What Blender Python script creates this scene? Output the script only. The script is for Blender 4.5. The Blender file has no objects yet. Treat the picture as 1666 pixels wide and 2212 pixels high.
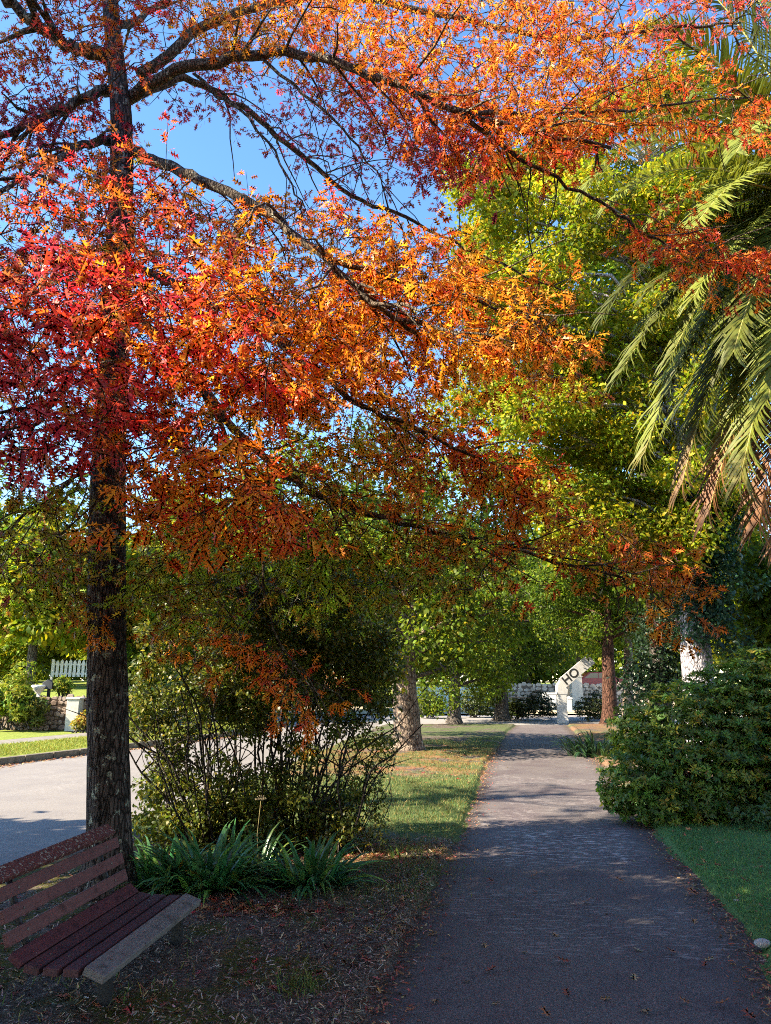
import bpy, math, random
import numpy as np
from mathutils import Vector, Matrix
R = math.radians
C = bpy.context.scene.collection
H = 2.2; TILT = R(12.7); FL = 1598.0; CU, CV = 833.0, 1106.0
ct, st = math.cos(TILT), math.sin(TILT)

# ------------------------------------------------------------------ sight lines -> places
def P(u, v, Y):
    """the point at depth Y on a line of sight (u, v in the 1666 x 2212 view of the photo)"""
    a = (u - CU) / FL; b = -(v - CV) / FL
    k = Y / (ct - b * st)
    return np.array([a * k, Y, H + k * (st + b * ct)])
def G(u, v, z=0.0):
    a = (u - CU) / FL; b = -(v - CV) / FL
    k = (z - H) / (st + b * ct)
    return np.array([a * k, k * (ct - b * st), z])

# ------------------------------------------------------------------ noise
def _h(i, j, s):
    v = np.sin(i * 127.1 + j * 311.7 + s * 74.7) * 43758.5453
    return v - np.floor(v)
def vnoise(x, y, s=0):
    xi, yi = np.floor(x), np.floor(y); fx, fy = x - xi, y - yi
    fx = fx * fx * (3 - 2 * fx); fy = fy * fy * (3 - 2 * fy)
    a, b, c, d = _h(xi, yi, s), _h(xi + 1, yi, s), _h(xi, yi + 1, s), _h(xi + 1, yi + 1, s)
    return (a * (1 - fx) + b * fx) * (1 - fy) + (c * (1 - fx) + d * fx) * fy
def fbm(x, y, s=0, o=3):
    t = 0; a = .5
    for k in range(o):
        t = t + a * vnoise(x, y, s + k); x = x * 2.03; y = y * 2.03; a *= .5
    return t / (1 - .5 ** o)
def sstep(a, b, x):
    t = np.clip((x - a) / (b - a), 0, 1); return t * t * (3 - 2 * t)

# ------------------------------------------------------------------ objects
def tagp(o, label=None, cat=None, group=None, kind=None):
    if label: o['label'] = label
    if cat: o['category'] = cat
    if group: o['group'] = group
    if kind: o['kind'] = kind
    return o
def thing(name, label, cat, loc=(0, 0, 0), group=None):
    o = bpy.data.objects.new(name, None); C.objects.link(o)
    o.location = tuple(float(q) for q in loc); o.empty_display_size = .2
    return tagp(o, label, cat, group)
def link(name, me, mat, parent=None):
    o = bpy.data.objects.new(name, me); C.objects.link(o)
    if mat is not None: me.materials.append(mat)
    if parent is not None:
        o.parent = parent
        w = Vector((0, 0, 0)); q = parent
        while q is not None: w += q.location; q = q.parent
        o.location = -w
    return o

class MB:
    def __init__(s): s.v = []; s.f = []
    def add(s, vs, fs):
        n = len(s.v); s.v += [tuple(float(q) for q in p) for p in vs]; s.f += [tuple(i + n for i in f) for f in fs]
    def box(s, c, size, ax=None, ay=None):
        """box centred at c; ax, ay are its own x and y axes"""
        c = np.array(c, float)
        X = np.array(ax if ax is not None else (1, 0, 0), float); X /= np.linalg.norm(X)
        Y = np.array(ay if ay is not None else (0, 1, 0), float); Y = Y - X * X.dot(Y); Y /= np.linalg.norm(Y)
        Z = np.cross(X, Y); hx, hy, hz = [q / 2 for q in size]
        vs = [c + X * hx * i + Y * hy * j + Z * hz * k for i in (-1, 1) for j in (-1, 1) for k in (-1, 1)]
        s.add(vs, [(0, 1, 3, 2), (4, 6, 7, 5), (0, 4, 5, 1), (2, 3, 7, 6), (0, 2, 6, 4), (1, 5, 7, 3)])
    def tube(s, pts, rad, n=8, cap=True):
        pts = [np.array(p, float) for p in pts]; m = len(pts)
        rad = rad if hasattr(rad, '__len__') else [rad] * m
        u = None; rings = []
        for i in range(m):
            t = pts[min(i + 1, m - 1)] - pts[max(i - 1, 0)]; t = t / (np.linalg.norm(t) + 1e-9)
            if u is None:
                u = np.cross(t, (0, 0, 1) if abs(t[2]) < .9 else (1, 0, 0))
            u = u - t * u.dot(t); u /= (np.linalg.norm(u) + 1e-9); w = np.cross(t, u)
            rings.append([pts[i] + rad[i] * (u * math.cos(2 * math.pi * k / n) + w * math.sin(2 * math.pi * k / n)) for k in range(n)])
        vs = [p for r in rings for p in r]
        fs = [(i * n + k, i * n + (k + 1) % n, (i + 1) * n + (k + 1) % n, (i + 1) * n + k) for i in range(m - 1) for k in range(n)]
        if cap: fs += [tuple(range(n - 1, -1, -1)), tuple((m - 1) * n + k for k in range(n))]
        s.add(vs, fs)
    def prism(s, poly, axis_pts):
        """poly: list of 3-D points (a closed outline), extruded by the vector axis_pts"""
        n = len(poly); e = np.array(axis_pts, float)
        vs = [np.array(p, float) for p in poly] + [np.array(p, float) + e for p in poly]
        s.add(vs, [tuple(range(n - 1, -1, -1)), tuple(range(n, 2 * n))] + [(i, (i + 1) % n, n + (i + 1) % n, n + i) for i in range(n)])
    def build(s, name, mat, parent=None, smooth=False, bevel=0):
        me = bpy.data.meshes.new(name); me.from_pydata(s.v, [], s.f); me.update()
        import bmesh
        b = bmesh.new(); b.from_mesh(me); bmesh.ops.recalc_face_normals(b, faces=b.faces); b.to_mesh(me); b.free()
        if smooth: me.polygons.foreach_set('use_smooth', [True] * len(me.polygons))
        o = link(name, me, mat, parent)
        if bevel:
            md = o.modifiers.new('Bevel', 'BEVEL'); md.width = bevel; md.segments = 2; md.limit_method = 'ANGLE'
        return o

def tri_mesh(name, V, T, mat, parent=None, col=None, smooth=False):
    me = bpy.data.meshes.new(name)
    me.vertices.add(len(V)); me.vertices.foreach_set('co', np.ascontiguousarray(V, np.float32).ravel())
    k = T.shape[1]
    me.loops.add(T.size); me.loops.foreach_set('vertex_index', np.ascontiguousarray(T, np.int32).ravel())
    me.polygons.add(len(T)); me.polygons.foreach_set('loop_start', np.arange(0, T.size, k, dtype=np.int32))
    if smooth: me.polygons.foreach_set('use_smooth', np.ones(len(T), bool))
    me.update(calc_edges=True)
    if col is not None:
        a = me.attributes.new('Col', 'FLOAT_COLOR', 'POINT')
        c4 = np.ones((len(V), 4), np.float32); c4[:, :3] = col
        a.data.foreach_set('color', c4.ravel())
    return link(name, me, mat, parent)

def nrm(a): return a / (np.linalg.norm(a, axis=-1, keepdims=True) + 1e-9)
def scatter(tv, tt, p, d, n, sx, sy, curl=None):
    """instances of a template (x along d, z along n) as plain vertices and triangles"""
    d = nrm(d); n = nrm(n - d * (n * d).sum(1, keepdims=True)); s = np.cross(n, d)
    X, Y, Z = tv[:, 0], tv[:, 1], tv[:, 2]
    zz = np.broadcast_to(Z, (len(p), len(tv)))
    if curl is not None: zz = zz - curl[:, None] * (X[None] ** 2)
    V = (p[:, None] + (sx[:, None] * X)[..., None] * d[:, None] + (sy[:, None] * Y)[..., None] * s[:, None] + (sx[:, None] * zz)[..., None] * n[:, None])
    T = tt[None] + (len(tv) * np.arange(len(p)))[:, None, None]
    return V.reshape(-1, 3), T.reshape(-1, tt.shape[1])
def rdir(rs, n):
    return nrm(rs.normal(size=(n, 3)))

# leaf templates (x along the leaf, y across, z up)
def oak_leaf():
    half = [(.0, .010), (.20, .022), (.27, .27), (.40, .034), (.55, .38), (.59, .038), (.86, .27), (.79, .034)]
    v = [(0, 0, 0)]
    for sgn in (1, -1):
        for x, y in half: v.append((x, y * sgn, .10 * abs(y) + .02 * math.sin(9 * x)))
    v.append((1.02, 0, -.03)); n = len(half); tip = len(v) - 1
    L = lambda i: 1 + i
    Rr = lambda i: 1 + n + i
    t = []
    for S in (L, Rr):
        t += [(S(1), S(2), S(3)), (S(3), S(4), S(5)), (S(5), S(6), S(7))]
    for a, b in ((0, 1), (1, 3), (3, 5), (5, 7)):
        t += [(L(a), L(b), Rr(b)), (L(a), Rr(b), Rr(a))]
    t += [(L(7), tip, Rr(7))]
    return np.array(v, float), np.array(t)
OAK_V, OAK_T = oak_leaf()
LEAF_V = np.array([(0, 0, 0), (.35, .26, .07), (.72, .2, .05), (1, 0, -.05), (.72, -.2, .05), (.35, -.26, .07)], float)
LEAF_T = np.array([(0, 1, 5), (1, 2, 4), (1, 4, 5), (2, 3, 4)])
NARROW_V = LEAF_V * np.array([1, .62, 1]); NARROW_T = LEAF_T
DIA_V = np.array([(0, 0, 0), (.5, .3, .08), (1, 0, 0), (.5, -.3, .08)], float); DIA_T = np.array([(0, 1, 2), (0, 2, 3)])
BLADE_V = np.array([(0, .5, 0), (0, -.5, 0), (.55, .32, .02), (.55, -.32, .02), (1, 0, -.06)], float); BLADE_T = np.array([(0, 1, 3), (0, 3, 2), (2, 3, 4)])

# ------------------------------------------------------------------ materials
def newmat(name):
    m = bpy.data.materials.new(name); m.use_nodes = True
    nt = m.node_tree; nt.nodes.clear(); out = nt.nodes.new('ShaderNodeOutputMaterial')
    return m, nt, out
def N(nt, typ, **kw):
    n = nt.nodes.new(typ)
    for k, v in kw.items():
        if k.startswith('i_'): n.inputs[k[2:].replace('_', ' ')].default_value = v
        else: setattr(n, k, v)
    return n
def rgba(c): return (c[0], c[1], c[2], 1)
def ramp(nt, stops):
    r = nt.nodes.new('ShaderNodeValToRGB'); e = r.color_ramp.elements
    while len(e) < len(stops): e.new(.5)
    for i, (p, c) in enumerate(stops): e[i].position = p; e[i].color = rgba(c)
    return r
def mixc(nt, fac, a, b, mode='MIX'):
    m = nt.nodes.new('ShaderNodeMix'); m.data_type = 'RGBA'; m.blend_type = mode
    for sock, val in ((m.inputs[0], fac), (m.inputs[6], a), (m.inputs[7], b)):
        if hasattr(val, 'links'): nt.links.new(val, sock)
        elif isinstance(val, (int, float)): sock.default_value = val
        else: sock.default_value = rgba(val)
    return m.outputs[2]
def coords(nt, scale=(1, 1, 1), kind='Object'):
    t = nt.nodes.new('ShaderNodeTexCoord'); mp = nt.nodes.new('ShaderNodeMapping'); mp.inputs['Scale'].default_value = scale
    nt.links.new(t.outputs[kind], mp.inputs['Vector']); return mp.outputs['Vector']
def noise_n(nt, vec, scale, detail=4, rough=.6):
    n = N(nt, 'ShaderNodeTexNoise'); n.inputs['Scale'].default_value = scale; n.inputs['Detail'].default_value = detail; n.inputs['Roughness'].default_value = rough
    nt.links.new(vec, n.inputs['Vector']); return n.outputs['Fac']
def thresh(nt, val, a, b):
    m = N(nt, 'ShaderNodeMapRange'); m.interpolation_type = 'SMOOTHSTEP'
    m.inputs['From Min'].default_value = a; m.inputs['From Max'].default_value = b
    nt.links.new(val, m.inputs['Value']); return m.outputs['Result']
def principled(nt, out, col, rough=.8, spec=.3, bump=None, bstr=.4, bdist=.02, metal=0):
    b = N(nt, 'ShaderNodeBsdfPrincipled')
    if hasattr(col, 'links'): nt.links.new(col, b.inputs['Base Color'])
    else: b.inputs['Base Color'].default_value = rgba(col)
    if hasattr(rough, 'links'): nt.links.new(rough, b.inputs['Roughness'])
    else: b.inputs['Roughness'].default_value = rough
    b.inputs['Specular IOR Level'].default_value = spec; b.inputs['Metallic'].default_value = metal
    if bump is not None:
        bp = N(nt, 'ShaderNodeBump'); bp.inputs['Strength'].default_value = bstr; bp.inputs['Distance'].default_value = bdist
        nt.links.new(bump, bp.inputs['Height']); nt.links.new(bp.outputs['Normal'], b.inputs['Normal'])
    nt.links.new(b.outputs[0], out.inputs['Surface']); return b
def leaf_mat(name, trans=.45, rough=.45, spec=.35, gain=1.0):
    m, nt, out = newmat(name)
    a = N(nt, 'ShaderNodeAttribute', attribute_name='Col')
    n = noise_n(nt, coords(nt), 14, 2)
    col = mixc(nt, thresh(nt, n, .35, .7), a.outputs['Color'], (1, .82, .6), 'MULTIPLY')
    b = N(nt, 'ShaderNodeBsdfPrincipled'); b.inputs['Roughness'].default_value = rough; b.inputs['Specular IOR Level'].default_value = spec
    nt.links.new(col, b.inputs['Base Color'])
    t = N(nt, 'ShaderNodeBsdfTranslucent')
    tc = mixc(nt, 1.0, col, (1.35 * gain, 1.25 * gain, .7 * gain), 'MULTIPLY')
    nt.links.new(tc, t.inputs['Color'])
    mx = N(nt, 'ShaderNodeMixShader'); mx.inputs[0].default_value = trans
    nt.links.new(b.outputs[0], mx.inputs[1]); nt.links.new(t.outputs[0], mx.inputs[2]); nt.links.new(mx.outputs[0], out.inputs['Surface'])
    return m
def bark_mat(name, dark, light, lichen=None, scale=14, lich_amt=.66, stretch=.22, bstr=.9):
    m, nt, out = newmat(name)
    v = coords(nt, (1, 1, stretch)); v1 = coords(nt)
    n = noise_n(nt, v, scale, 6, .7)
    w = N(nt, 'ShaderNodeTexVoronoi', feature='DISTANCE_TO_EDGE'); w.inputs['Scale'].default_value = scale * 2.0
    vd = mixc(nt, .06, v, N(nt, 'ShaderNodeTexNoise').outputs['Color']); vd.node.inputs[7].links[0].from_node.inputs['Scale'].default_value = scale; nt.links.new(v, vd.node.inputs[7].links[0].from_node.inputs['Vector'])
    nt.links.new(vd, w.inputs['Vector'])
    col = ramp(nt, [(.3, dark), (.62, light)]); nt.links.new(n, col.inputs[0]); c = col.outputs[0]
    c = mixc(nt, thresh(nt, w.outputs['Distance'], .0, .12), [q * .35 for q in dark], c)
    if lichen:
        c = mixc(nt, thresh(nt, noise_n(nt, v1, 9, 5, .7), lich_amt - .04, lich_amt), c, lichen)
    ad = N(nt, 'ShaderNodeMath', operation='ADD'); nt.links.new(n, ad.inputs[0]); nt.links.new(thresh(nt, w.outputs['Distance'], 0, .2), ad.inputs[1])
    principled(nt, out, c, .9, .15, ad.outputs[0], bstr, .03); return m
def plain(name, c1, c2, scale=6, rough=.7, spec=.3, bstr=.2, bdist=.01, metal=0, stretch=(1, 1, 1)):
    m, nt, out = newmat(name); n = noise_n(nt, coords(nt, stretch), scale, 6, .65)
    r = ramp(nt, [(.3, c1), (.7, c2)]); nt.links.new(n, r.inputs[0])
    principled(nt, out, r.outputs[0], rough, spec, n, bstr, bdist, metal); return m

# ------------------------------------------------------------------ world, sun, camera
SUN = np.array([-.93, -.32, 0.0]); SUN = SUN / np.linalg.norm(SUN); EL = R(36)
SUND = np.array([SUN[0] * math.cos(EL), SUN[1] * math.cos(EL), math.sin(EL)])
sc = bpy.context.scene
w = bpy.data.worlds.new('World'); sc.world = w; w.use_nodes = True
sky = w.node_tree.nodes.new('ShaderNodeTexSky'); sky.sky_type = 'NISHITA'; sky.sun_disc = False
sky.sun_elevation = EL; sky.sun_rotation = math.atan2(SUN[0], SUN[1]); sky.altitude = 600; sky.air_density = 1.0; sky.dust_density = .15; sky.ozone_density = 1.6
bg = w.node_tree.nodes['Background']; bg.inputs['Strength'].default_value = .115
hs = w.node_tree.nodes.new('ShaderNodeHueSaturation'); hs.inputs['Saturation'].default_value = 1.18; hs.inputs['Value'].default_value = 1.12
w.node_tree.links.new(sky.outputs[0], hs.inputs['Color']); w.node_tree.links.new(hs.outputs[0], bg.inputs['Color'])
sl = bpy.data.lights.new('sun', 'SUN'); sl.energy = 5.0; sl.angle = R(.5); sl.color = (1.0, .87, .66)
so = bpy.data.objects.new('sun', sl); C.objects.link(so); so.location = tuple(SUND * 60)
so.rotation_euler = Vector(tuple(SUND)).to_track_quat('Z', 'Y').to_euler()
cd = bpy.data.cameras.new('camera'); cam = bpy.data.objects.new('camera', cd); C.objects.link(cam); sc.camera = cam
cam.location = (0, 0, H); cam.rotation_euler = (math.pi / 2 + TILT, 0, 0)
cd.sensor_fit = 'VERTICAL'; cd.angle = 2 * math.atan(CV / FL); cd.clip_end = 2000
sc.view_settings.view_transform = 'Standard'; sc.view_settings.look = 'None'; sc.view_settings.gamma = 1; sc.view_settings.use_curve_mapping = False
sc.view_settings.exposure = 1.9
cy = sc.cycles; cy.max_bounces = 7; cy.diffuse_bounces = 3; cy.transmission_bounces = 4; cy.transparent_max_bounces = 4; cy.glossy_bounces = 2
cy.use_denoising = False; cy.denoiser = 'OPENIMAGEDENOISE'; cy.denoising_input_passes = 'RGB_ALBEDO_NORMAL'; cy.denoising_prefilter = 'ACCURATE'; cy.sample_clamp_indirect = 4; cy.filter_width = 1.0

# ------------------------------------------------------------------ lines of the ground
def edge(pix):
    q = sorted([tuple(G(u, v)[:2]) for u, v in pix], key=lambda t: t[1])
    ys = np.array([t[1] for t in q]); xs = np.array([t[0] for t in q])
    s0 = (xs[1] - xs[0]) / (ys[1] - ys[0])
    def f(y):
        y = np.asarray(y, float)
        return np.where(y < ys[0], xs[0] + (y - ys[0]) * s0, np.interp(y, ys, xs))
    return f
xl = edge([(775, 2212), (868, 2040), (1000, 1790), (1050, 1650), (1096, 1580), (1120, 1562)])
xr = edge([(1740, 2230), (1666, 2104), (1628, 2035), (1455, 1845), (1405, 1785), (1310, 1660), (1248, 1590), (1225, 1566)])
XF = np.array([-20, 4, 9.6, 18, 30, 40]); 
def road_r(y): return np.interp(y, XF, [-10, -5.6, -4.7, -2.9, -1.2, .2])
def road_l(y): return np.interp(y, [-20, 4, 20.5, 23.3, 30, 38, 44], [-17, -12.5, -10.2, -9.0, -6.3, -4.6, -4.0])
Y_END = 37.5

def grid(name, fx0, fx1, ys, nx, zf, mat, power=1.0, colf=None, kind='structure'):
    s = np.linspace(0, 1, nx) ** power
    Yg = np.repeat(np.asarray(ys)[:, None], nx, 1)
    X0 = fx0(ys)[:, None]; X1 = fx1(ys)[:, None]
    Xg = X0 + (X1 - X0) * s[None]
    Zg = zf(Xg, Yg)
    V = np.stack([Xg, Yg, Zg], -1).reshape(-1, 3)
    i = np.arange(len(ys) - 1)[:, None] * nx + np.arange(nx - 1)[None]
    T = np.stack([i, i + 1, i + nx + 1, i + nx], -1).reshape(-1, 4)
    if (X1 < X0).mean() > .5: T = T[:, ::-1]
    o = tri_mesh(name, V, T, mat, None, colf(Xg, Yg).reshape(-1, 3) if colf else None, True)
    if kind: o['kind'] = kind
    return o
ys_n = np.concatenate([np.linspace(1, 12, 190), np.linspace(12.1, 24, 110), np.linspace(24.2, Y_END, 40)])

def bed_z(x, y):
    d = xl(y) - x; dr = x - road_r(y)
    e = .03 + .05 * vnoise(y * 3.1, x * 0 + 1.5, 5)
    z = (.045 + .03 * fbm(x * .9, y * .9, 2)) * sstep(-.02, .06 + e * 1.2, d + .1 * (vnoise(y * 4.3, y * 0, 8) - .5))
    z = z + sstep(.05, .3, d) * (.035 * (fbm(x * 4, y * 4, 3) - .5) + .02 * (fbm(x * 14, y * 14, 4, 2) - .5))
    return z * sstep(0, .25, dr) - .012
def lawn_z(x, y):
    d = x - xr(y)
    return .07 * sstep(.0, .1, d - .06 * vnoise(y * 4, y * 0, 3)) + .02 * sstep(.1, .3, d) * (fbm(x * 3, y * 3, 7) - .5) - .012
GRASS_Y0 = 11.2
def zone_left(x, y):
    n = fbm(x * .8, y * .8, 11); n2 = fbm(x * 2.5, y * 2.5, 12)
    d = xl(y) - x
    grass = sstep(10.6, 11.6, y + 1.6 * (n - .5)) * sstep(18.6, 17.2, y + 2.0 * (n2 - .5))
    grass = np.maximum(grass, .55 * sstep(1.2, .4, d) * sstep(8.2, 9.6, y) * sstep(.35, .55, n2))
    grass = np.maximum(grass, .75 * sstep(17.5, 19, y) * sstep(.36, .52, fbm(x * 1.1, y * 1.1, 17)))
    grass = np.maximum(grass, .6 * sstep(7.4, 8.6, y) * sstep(1.8, .9, d) * sstep(.3, .5, n2))
    litter = .75 * sstep(17.6, 19, y + 2 * (n2 - .5)) * sstep(27, 23, y) * sstep(.36, .56, n2)
    litter = np.maximum(litter, sstep(9.4, 9.8, y) * sstep(10.9, 10.4, y) * sstep(.4, .6, n2) * .8)  # this band of litter colour also stands for golden sunlight on the verge
    moss = sstep(.46, .56, fbm(x * 1.3, y * 1.3, 14)) * sstep(10.2, 9.4, y) * sstep(.1, .5, d)
    return grass, litter, moss
def bed_col(x, y):
    g, l, m = zone_left(x, y)
    return np.stack([g, l, m], -1)

def bed_mat():
    m, nt, out = newmat('soil_and_litter'); v = coords(nt)
    a = N(nt, 'ShaderNodeAttribute', attribute_name='Col'); sp = N(nt, 'ShaderNodeSeparateColor'); nt.links.new(a.outputs['Color'], sp.inputs[0])
    n1 = noise_n(nt, v, 22, 8, .75); n2 = noise_n(nt, v, 75, 4, .7); n3 = noise_n(nt, v, 5, 5)
    base = ramp(nt, [(.33, (.03, .022, .018)), (.5, (.10, .076, .062)), (.68, (.27, .22, .19))]); nt.links.new(n1, base.inputs[0])
    c = mixc(nt, thresh(nt, n2, .58, .66), base.outputs[0], (.42, .37, .33))
    mo = ramp(nt, [(.35, (.035, .04, .006)), (.65, (.14, .14, .02))]); nt.links.new(n2, mo.inputs[0])
    mm = N(nt, 'ShaderNodeMath', operation='MULTIPLY'); nt.links.new(sp.outputs[2], mm.inputs[0]); nt.links.new(thresh(nt, n1, .38, .56), mm.inputs[1])
    c = mixc(nt, mm.outputs[0], c, mo.outputs[0])
    gr = ramp(nt, [(.3, (.035, .06, .02)), (.55, (.10, .14, .045)), (.75, (.26, .24, .11))]); nt.links.new(n2, gr.inputs[0])
    c = mixc(nt, sp.outputs[0], c, gr.outputs[0])
    li = ramp(nt, [(.3, (.10, .045, .022)), (.5, (.27, .13, .055)), (.7, (.46, .29, .15))]); nt.links.new(n2, li.inputs[0])
    c = mixc(nt, sp.outputs[1], c, li.outputs[0])
    principled(nt, out, c, .95, .1, n1, .8, .03); return m
M_BED = bed_mat()
def asphalt(name, c0, c1, c2, warm, worn):
    m, nt, out = newmat(name); v = coords(nt); vs = coords(nt, (1.1, 4.2, 1))
    f = noise_n(nt, v, 85, 4, .85); l = noise_n(nt, v, 1.1, 5, .6); k = noise_n(nt, vs, 5, 6, .7); g = noise_n(nt, v, 38, 3, .7)
    r = ramp(nt, [(.33, c0), (.5, c1), (.72, c2)]); nt.links.new(f, r.inputs[0]); c = r.outputs[0]
    c = mixc(nt, thresh(nt, l, .42, .66), c, warm, 'MULTIPLY')
    c = mixc(nt, thresh(nt, g, .6, .72), c, (.75, .75, .75), 'MULTIPLY')
    a = N(nt, 'ShaderNodeAttribute', attribute_name='Col'); sp = N(nt, 'ShaderNodeSeparateColor'); nt.links.new(a.outputs['Color'], sp.inputs[0])
    q = N(nt, 'ShaderNodeMath', operation='MULTIPLY'); nt.links.new(sp.outputs[0], q.inputs[0]); nt.links.new(thresh(nt, k, .52, .6), q.inputs[1])
    c = mixc(nt, q.outputs[0], c, worn)
    dd = N(nt, 'ShaderNodeMath', operation='MULTIPLY'); nt.links.new(sp.outputs[1], dd.inputs[0]); nt.links.new(thresh(nt, g, .4, .55), dd.inputs[1])
    c = mixc(nt, dd.outputs[0], c, (.07, .05, .035))
    nd = N(nt, 'ShaderNodeTexNoise'); nd.inputs['Scale'].default_value = 2.2; nd.inputs['Detail'].default_value = 6; nt.links.new(v, nd.inputs['Vector'])
    vd = mixc(nt, .22, v, nd.outputs['Color'])
    vo = N(nt, 'ShaderNodeTexVoronoi', feature='DISTANCE_TO_EDGE'); vo.inputs['Scale'].default_value = .75; nt.links.new(vd, vo.inputs['Vector'])
    lo = noise_n(nt, v, .6, 2); cr = N(nt, 'ShaderNodeMath', operation='MULTIPLY'); nt.links.new(thresh(nt, vo.outputs['Distance'], .012, .004), cr.inputs[0]); nt.links.new(thresh(nt, lo, .62, .72), cr.inputs[1])
    c = mixc(nt, cr.outputs[0], c, (.05, .045, .042))
    principled(nt, out, c, .85, .25, f, .5, .008); return m
M_PATH = asphalt('path_asphalt', (.036, .033, .038), (.122, .104, .104), (.33, .275, .25), (.80, .75, .80), (.48, .43, .41))
M_ROAD = asphalt('road_asphalt', (.13, .118, .11), (.225, .205, .192), (.38, .355, .335), (.9, .9, .92), (.4, .38, .36))
M_GROUND = plain('ground_earth', (.05, .04, .02), (.12, .10, .05), 3, .95, .1, .6, .05)
M_LAWN = plain('lawn_turf', (.05, .11, .04), (.14, .24, .08), 18, .95, .1, .7, .03)
M_VERGE = plain('verge_turf', (.12, .17, .03), (.29, .32, .07), 9, .95, .1, .7, .04)

gm = MB(); gm.add([(-400, -200, -.06), (400, -200, -.06), (400, 700, -.06), (-400, 700, -.06)], [(0, 1, 2, 3)])
gm.build('ground', M_GROUND)['kind'] = 'structure'
def path_col(x, y):
    wear = sstep(9.3, 10.2, y) * sstep(12.6, 11.4, y) * sstep(.15, .9, x - xl(y)) * sstep(.1, .8, xr(y) - x)
    wear = np.maximum(wear, .35 * (fbm(x * .7, y * .7, 31) > .58))
    dirt = np.maximum(sstep(.35, .0, x - xl(y)), sstep(.45, .05, xr(y) - x))
    return np.stack([wear, dirt, wear * 0], -1)
grid('path', lambda y: xl(y) - .25, lambda y: xr(y) + .2, ys_n, 60, lambda x, y: -.012 + .006 * np.sin(np.pi * np.clip((x - xl(y)) / (xr(y) - xl(y)), 0, 1)) + .008 * (fbm(x * 1.5, y * 1.5, 20) - .5), M_PATH, 1, path_col)
grid('soil_bed', lambda y: xl(y) + .06, lambda y: road_r(y), ys_n, 170, bed_z, M_BED, 1.35, bed_col)
YS = 14.6
grid('right_lawn', lambda y: xr(y) - .05, lambda y: xr(y) + 9 + y * .4, np.append(ys_n[ys_n < YS], YS), 130, lawn_z, M_LAWN, 1.6)
grid('shrub_bed', lambda y: xr(y) - .05, lambda y: xr(y) + 9 + y * .4, np.append(YS, ys_n[ys_n > YS]), 110, lawn_z, M_BED, 1.6, lambda x, y: np.stack([.55 * sstep(.4, .6, fbm(x, y, 71)), .5 * sstep(.45, .6, fbm(x * 1.5, y * 1.5, 72)), x * 0], -1))
ys_r = np.concatenate([np.linspace(-15, 40, 90)])
grid('road', road_l, road_r, ys_r, 30, lambda x, y: -.035 + .03 * np.sin(np.pi * (x - road_l(y)) / (road_r(y) - road_l(y))), M_ROAD, 1, lambda x, y: np.stack([.3 * (fbm(x, y, 40) > .6), x * 0, x * 0], -1))
def sheet(name, pts, mat, kind='structure'):
    m = MB(); m.add(pts, [tuple(range(len(pts)))]); o = m.build(name, mat); o['kind'] = kind; return o
M_CROSS = plain('side_street_asphalt', (.22, .21, .21), (.34, .32, .31), 20, .9, .2, .2)
sheet('side_street', [(-30, Y_END - .2, -.03), (60, Y_END - .2, -.03), (60, 48, -.03), (-30, 48, -.03)], M_CROSS)
M_SAND = plain('sandy_pavement', (.42, .34, .22), (.6, .5, .34), 8, .9, .2, .2)
sheet('far_pavement', [(-30, 48.0, .06), (60, 48.0, .06), (60, 60, .06), (-30, 60, .06)], M_SAND)

# far side of the road: kerb, verge, footpath
def strip(name, f0, f1, z0, z1, mat, ys, nx=14, nz=.0):
    return grid(name, f0, f1, ys, nx, lambda x, y: z0 + (z1 - z0) * np.clip((f0(y) - x) / (f0(y) - f1(y) + 1e-6), 0, 1) + nz * (fbm(x * 3, y * 3, 9) - .5), mat)
ys_v = np.linspace(-10, 38, 150)
M_KERB = plain('kerb_stone', (.10, .085, .06), (.26, .22, .17), 7, .9, .2, .6, .03)
km = MB(); yk = np.arange(6, 38, .9)
for i in range(len(yk) - 1):
    a = np.array([road_l(yk[i]), yk[i] + .02, 0]); b = np.array([road_l(yk[i + 1]), yk[i + 1] - .02, 0])
    d = b - a; L = np.linalg.norm(d); km.box((a + b) / 2 + np.array([-.1, 0, .055]), (L, .2, .19), d, (-1, 0, 0))
km.build('kerb', M_KERB, bevel=.02)['kind'] = 'structure'
strip('verge', lambda y: road_l(y) - .2, lambda y: road_l(y) - 3.2, .14, .2, M_VERGE, ys_v, 24, .05)
M_FOOT = plain('footpath_concrete', (.17, .15, .13), (.28, .255, .22), 5, .9, .2, .2)
strip('footpath', lambda y: road_l(y) - 3.2, lambda y: road_l(y) - 4.7, .2, .21, M_FOOT, ys_v, 6)
strip('back_verge', lambda y: road_l(y) - 4.7, lambda y: road_l(y) - 14, .2, .3, M_VERGE, ys_v, 30, .08)

# ------------------------------------------------------------------ leaf materials and palettes
M_OAKLEAF = leaf_mat('oak_leaf', .5, .42, .4, 1.0)
M_GREEN = leaf_mat('green_leaf', .45, .5, .18, 1.1)
M_PALM = leaf_mat('palm_leaf', .25, .5, .22)
M_SHADYLEAF = leaf_mat('shrub_leaf', .4, .42, .4)
M_STRAP = leaf_mat('strap_leaf', .2, .28, .5)
M_GRASS = leaf_mat('grass_blade', .3, .6, .25)
def pick(rs, pal, n, jit=.22):
    cols = np.array([c for c, w in pal]); wt = np.array([w for c, w in pal], float); wt /= wt.sum()
    c = cols[rs.choice(len(pal), n, p=wt)]
    return np.clip(c * (1 + jit * rs.normal(size=(n, 1))) * (1 + .10 * rs.normal(size=(n, 3))), .005, .95)
CRIM, RED, ORG, YEL = (.60, .035, .085), (.72, .08, .04), (.86, .29, .035), (.90, .50, .06)
RUST, OLIVE, LIME, PURP, PINK = (.46, .13, .03), (.28, .23, .035), (.34, .52, .045), (.26, .04, .11), (.62, .14, .2)

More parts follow.
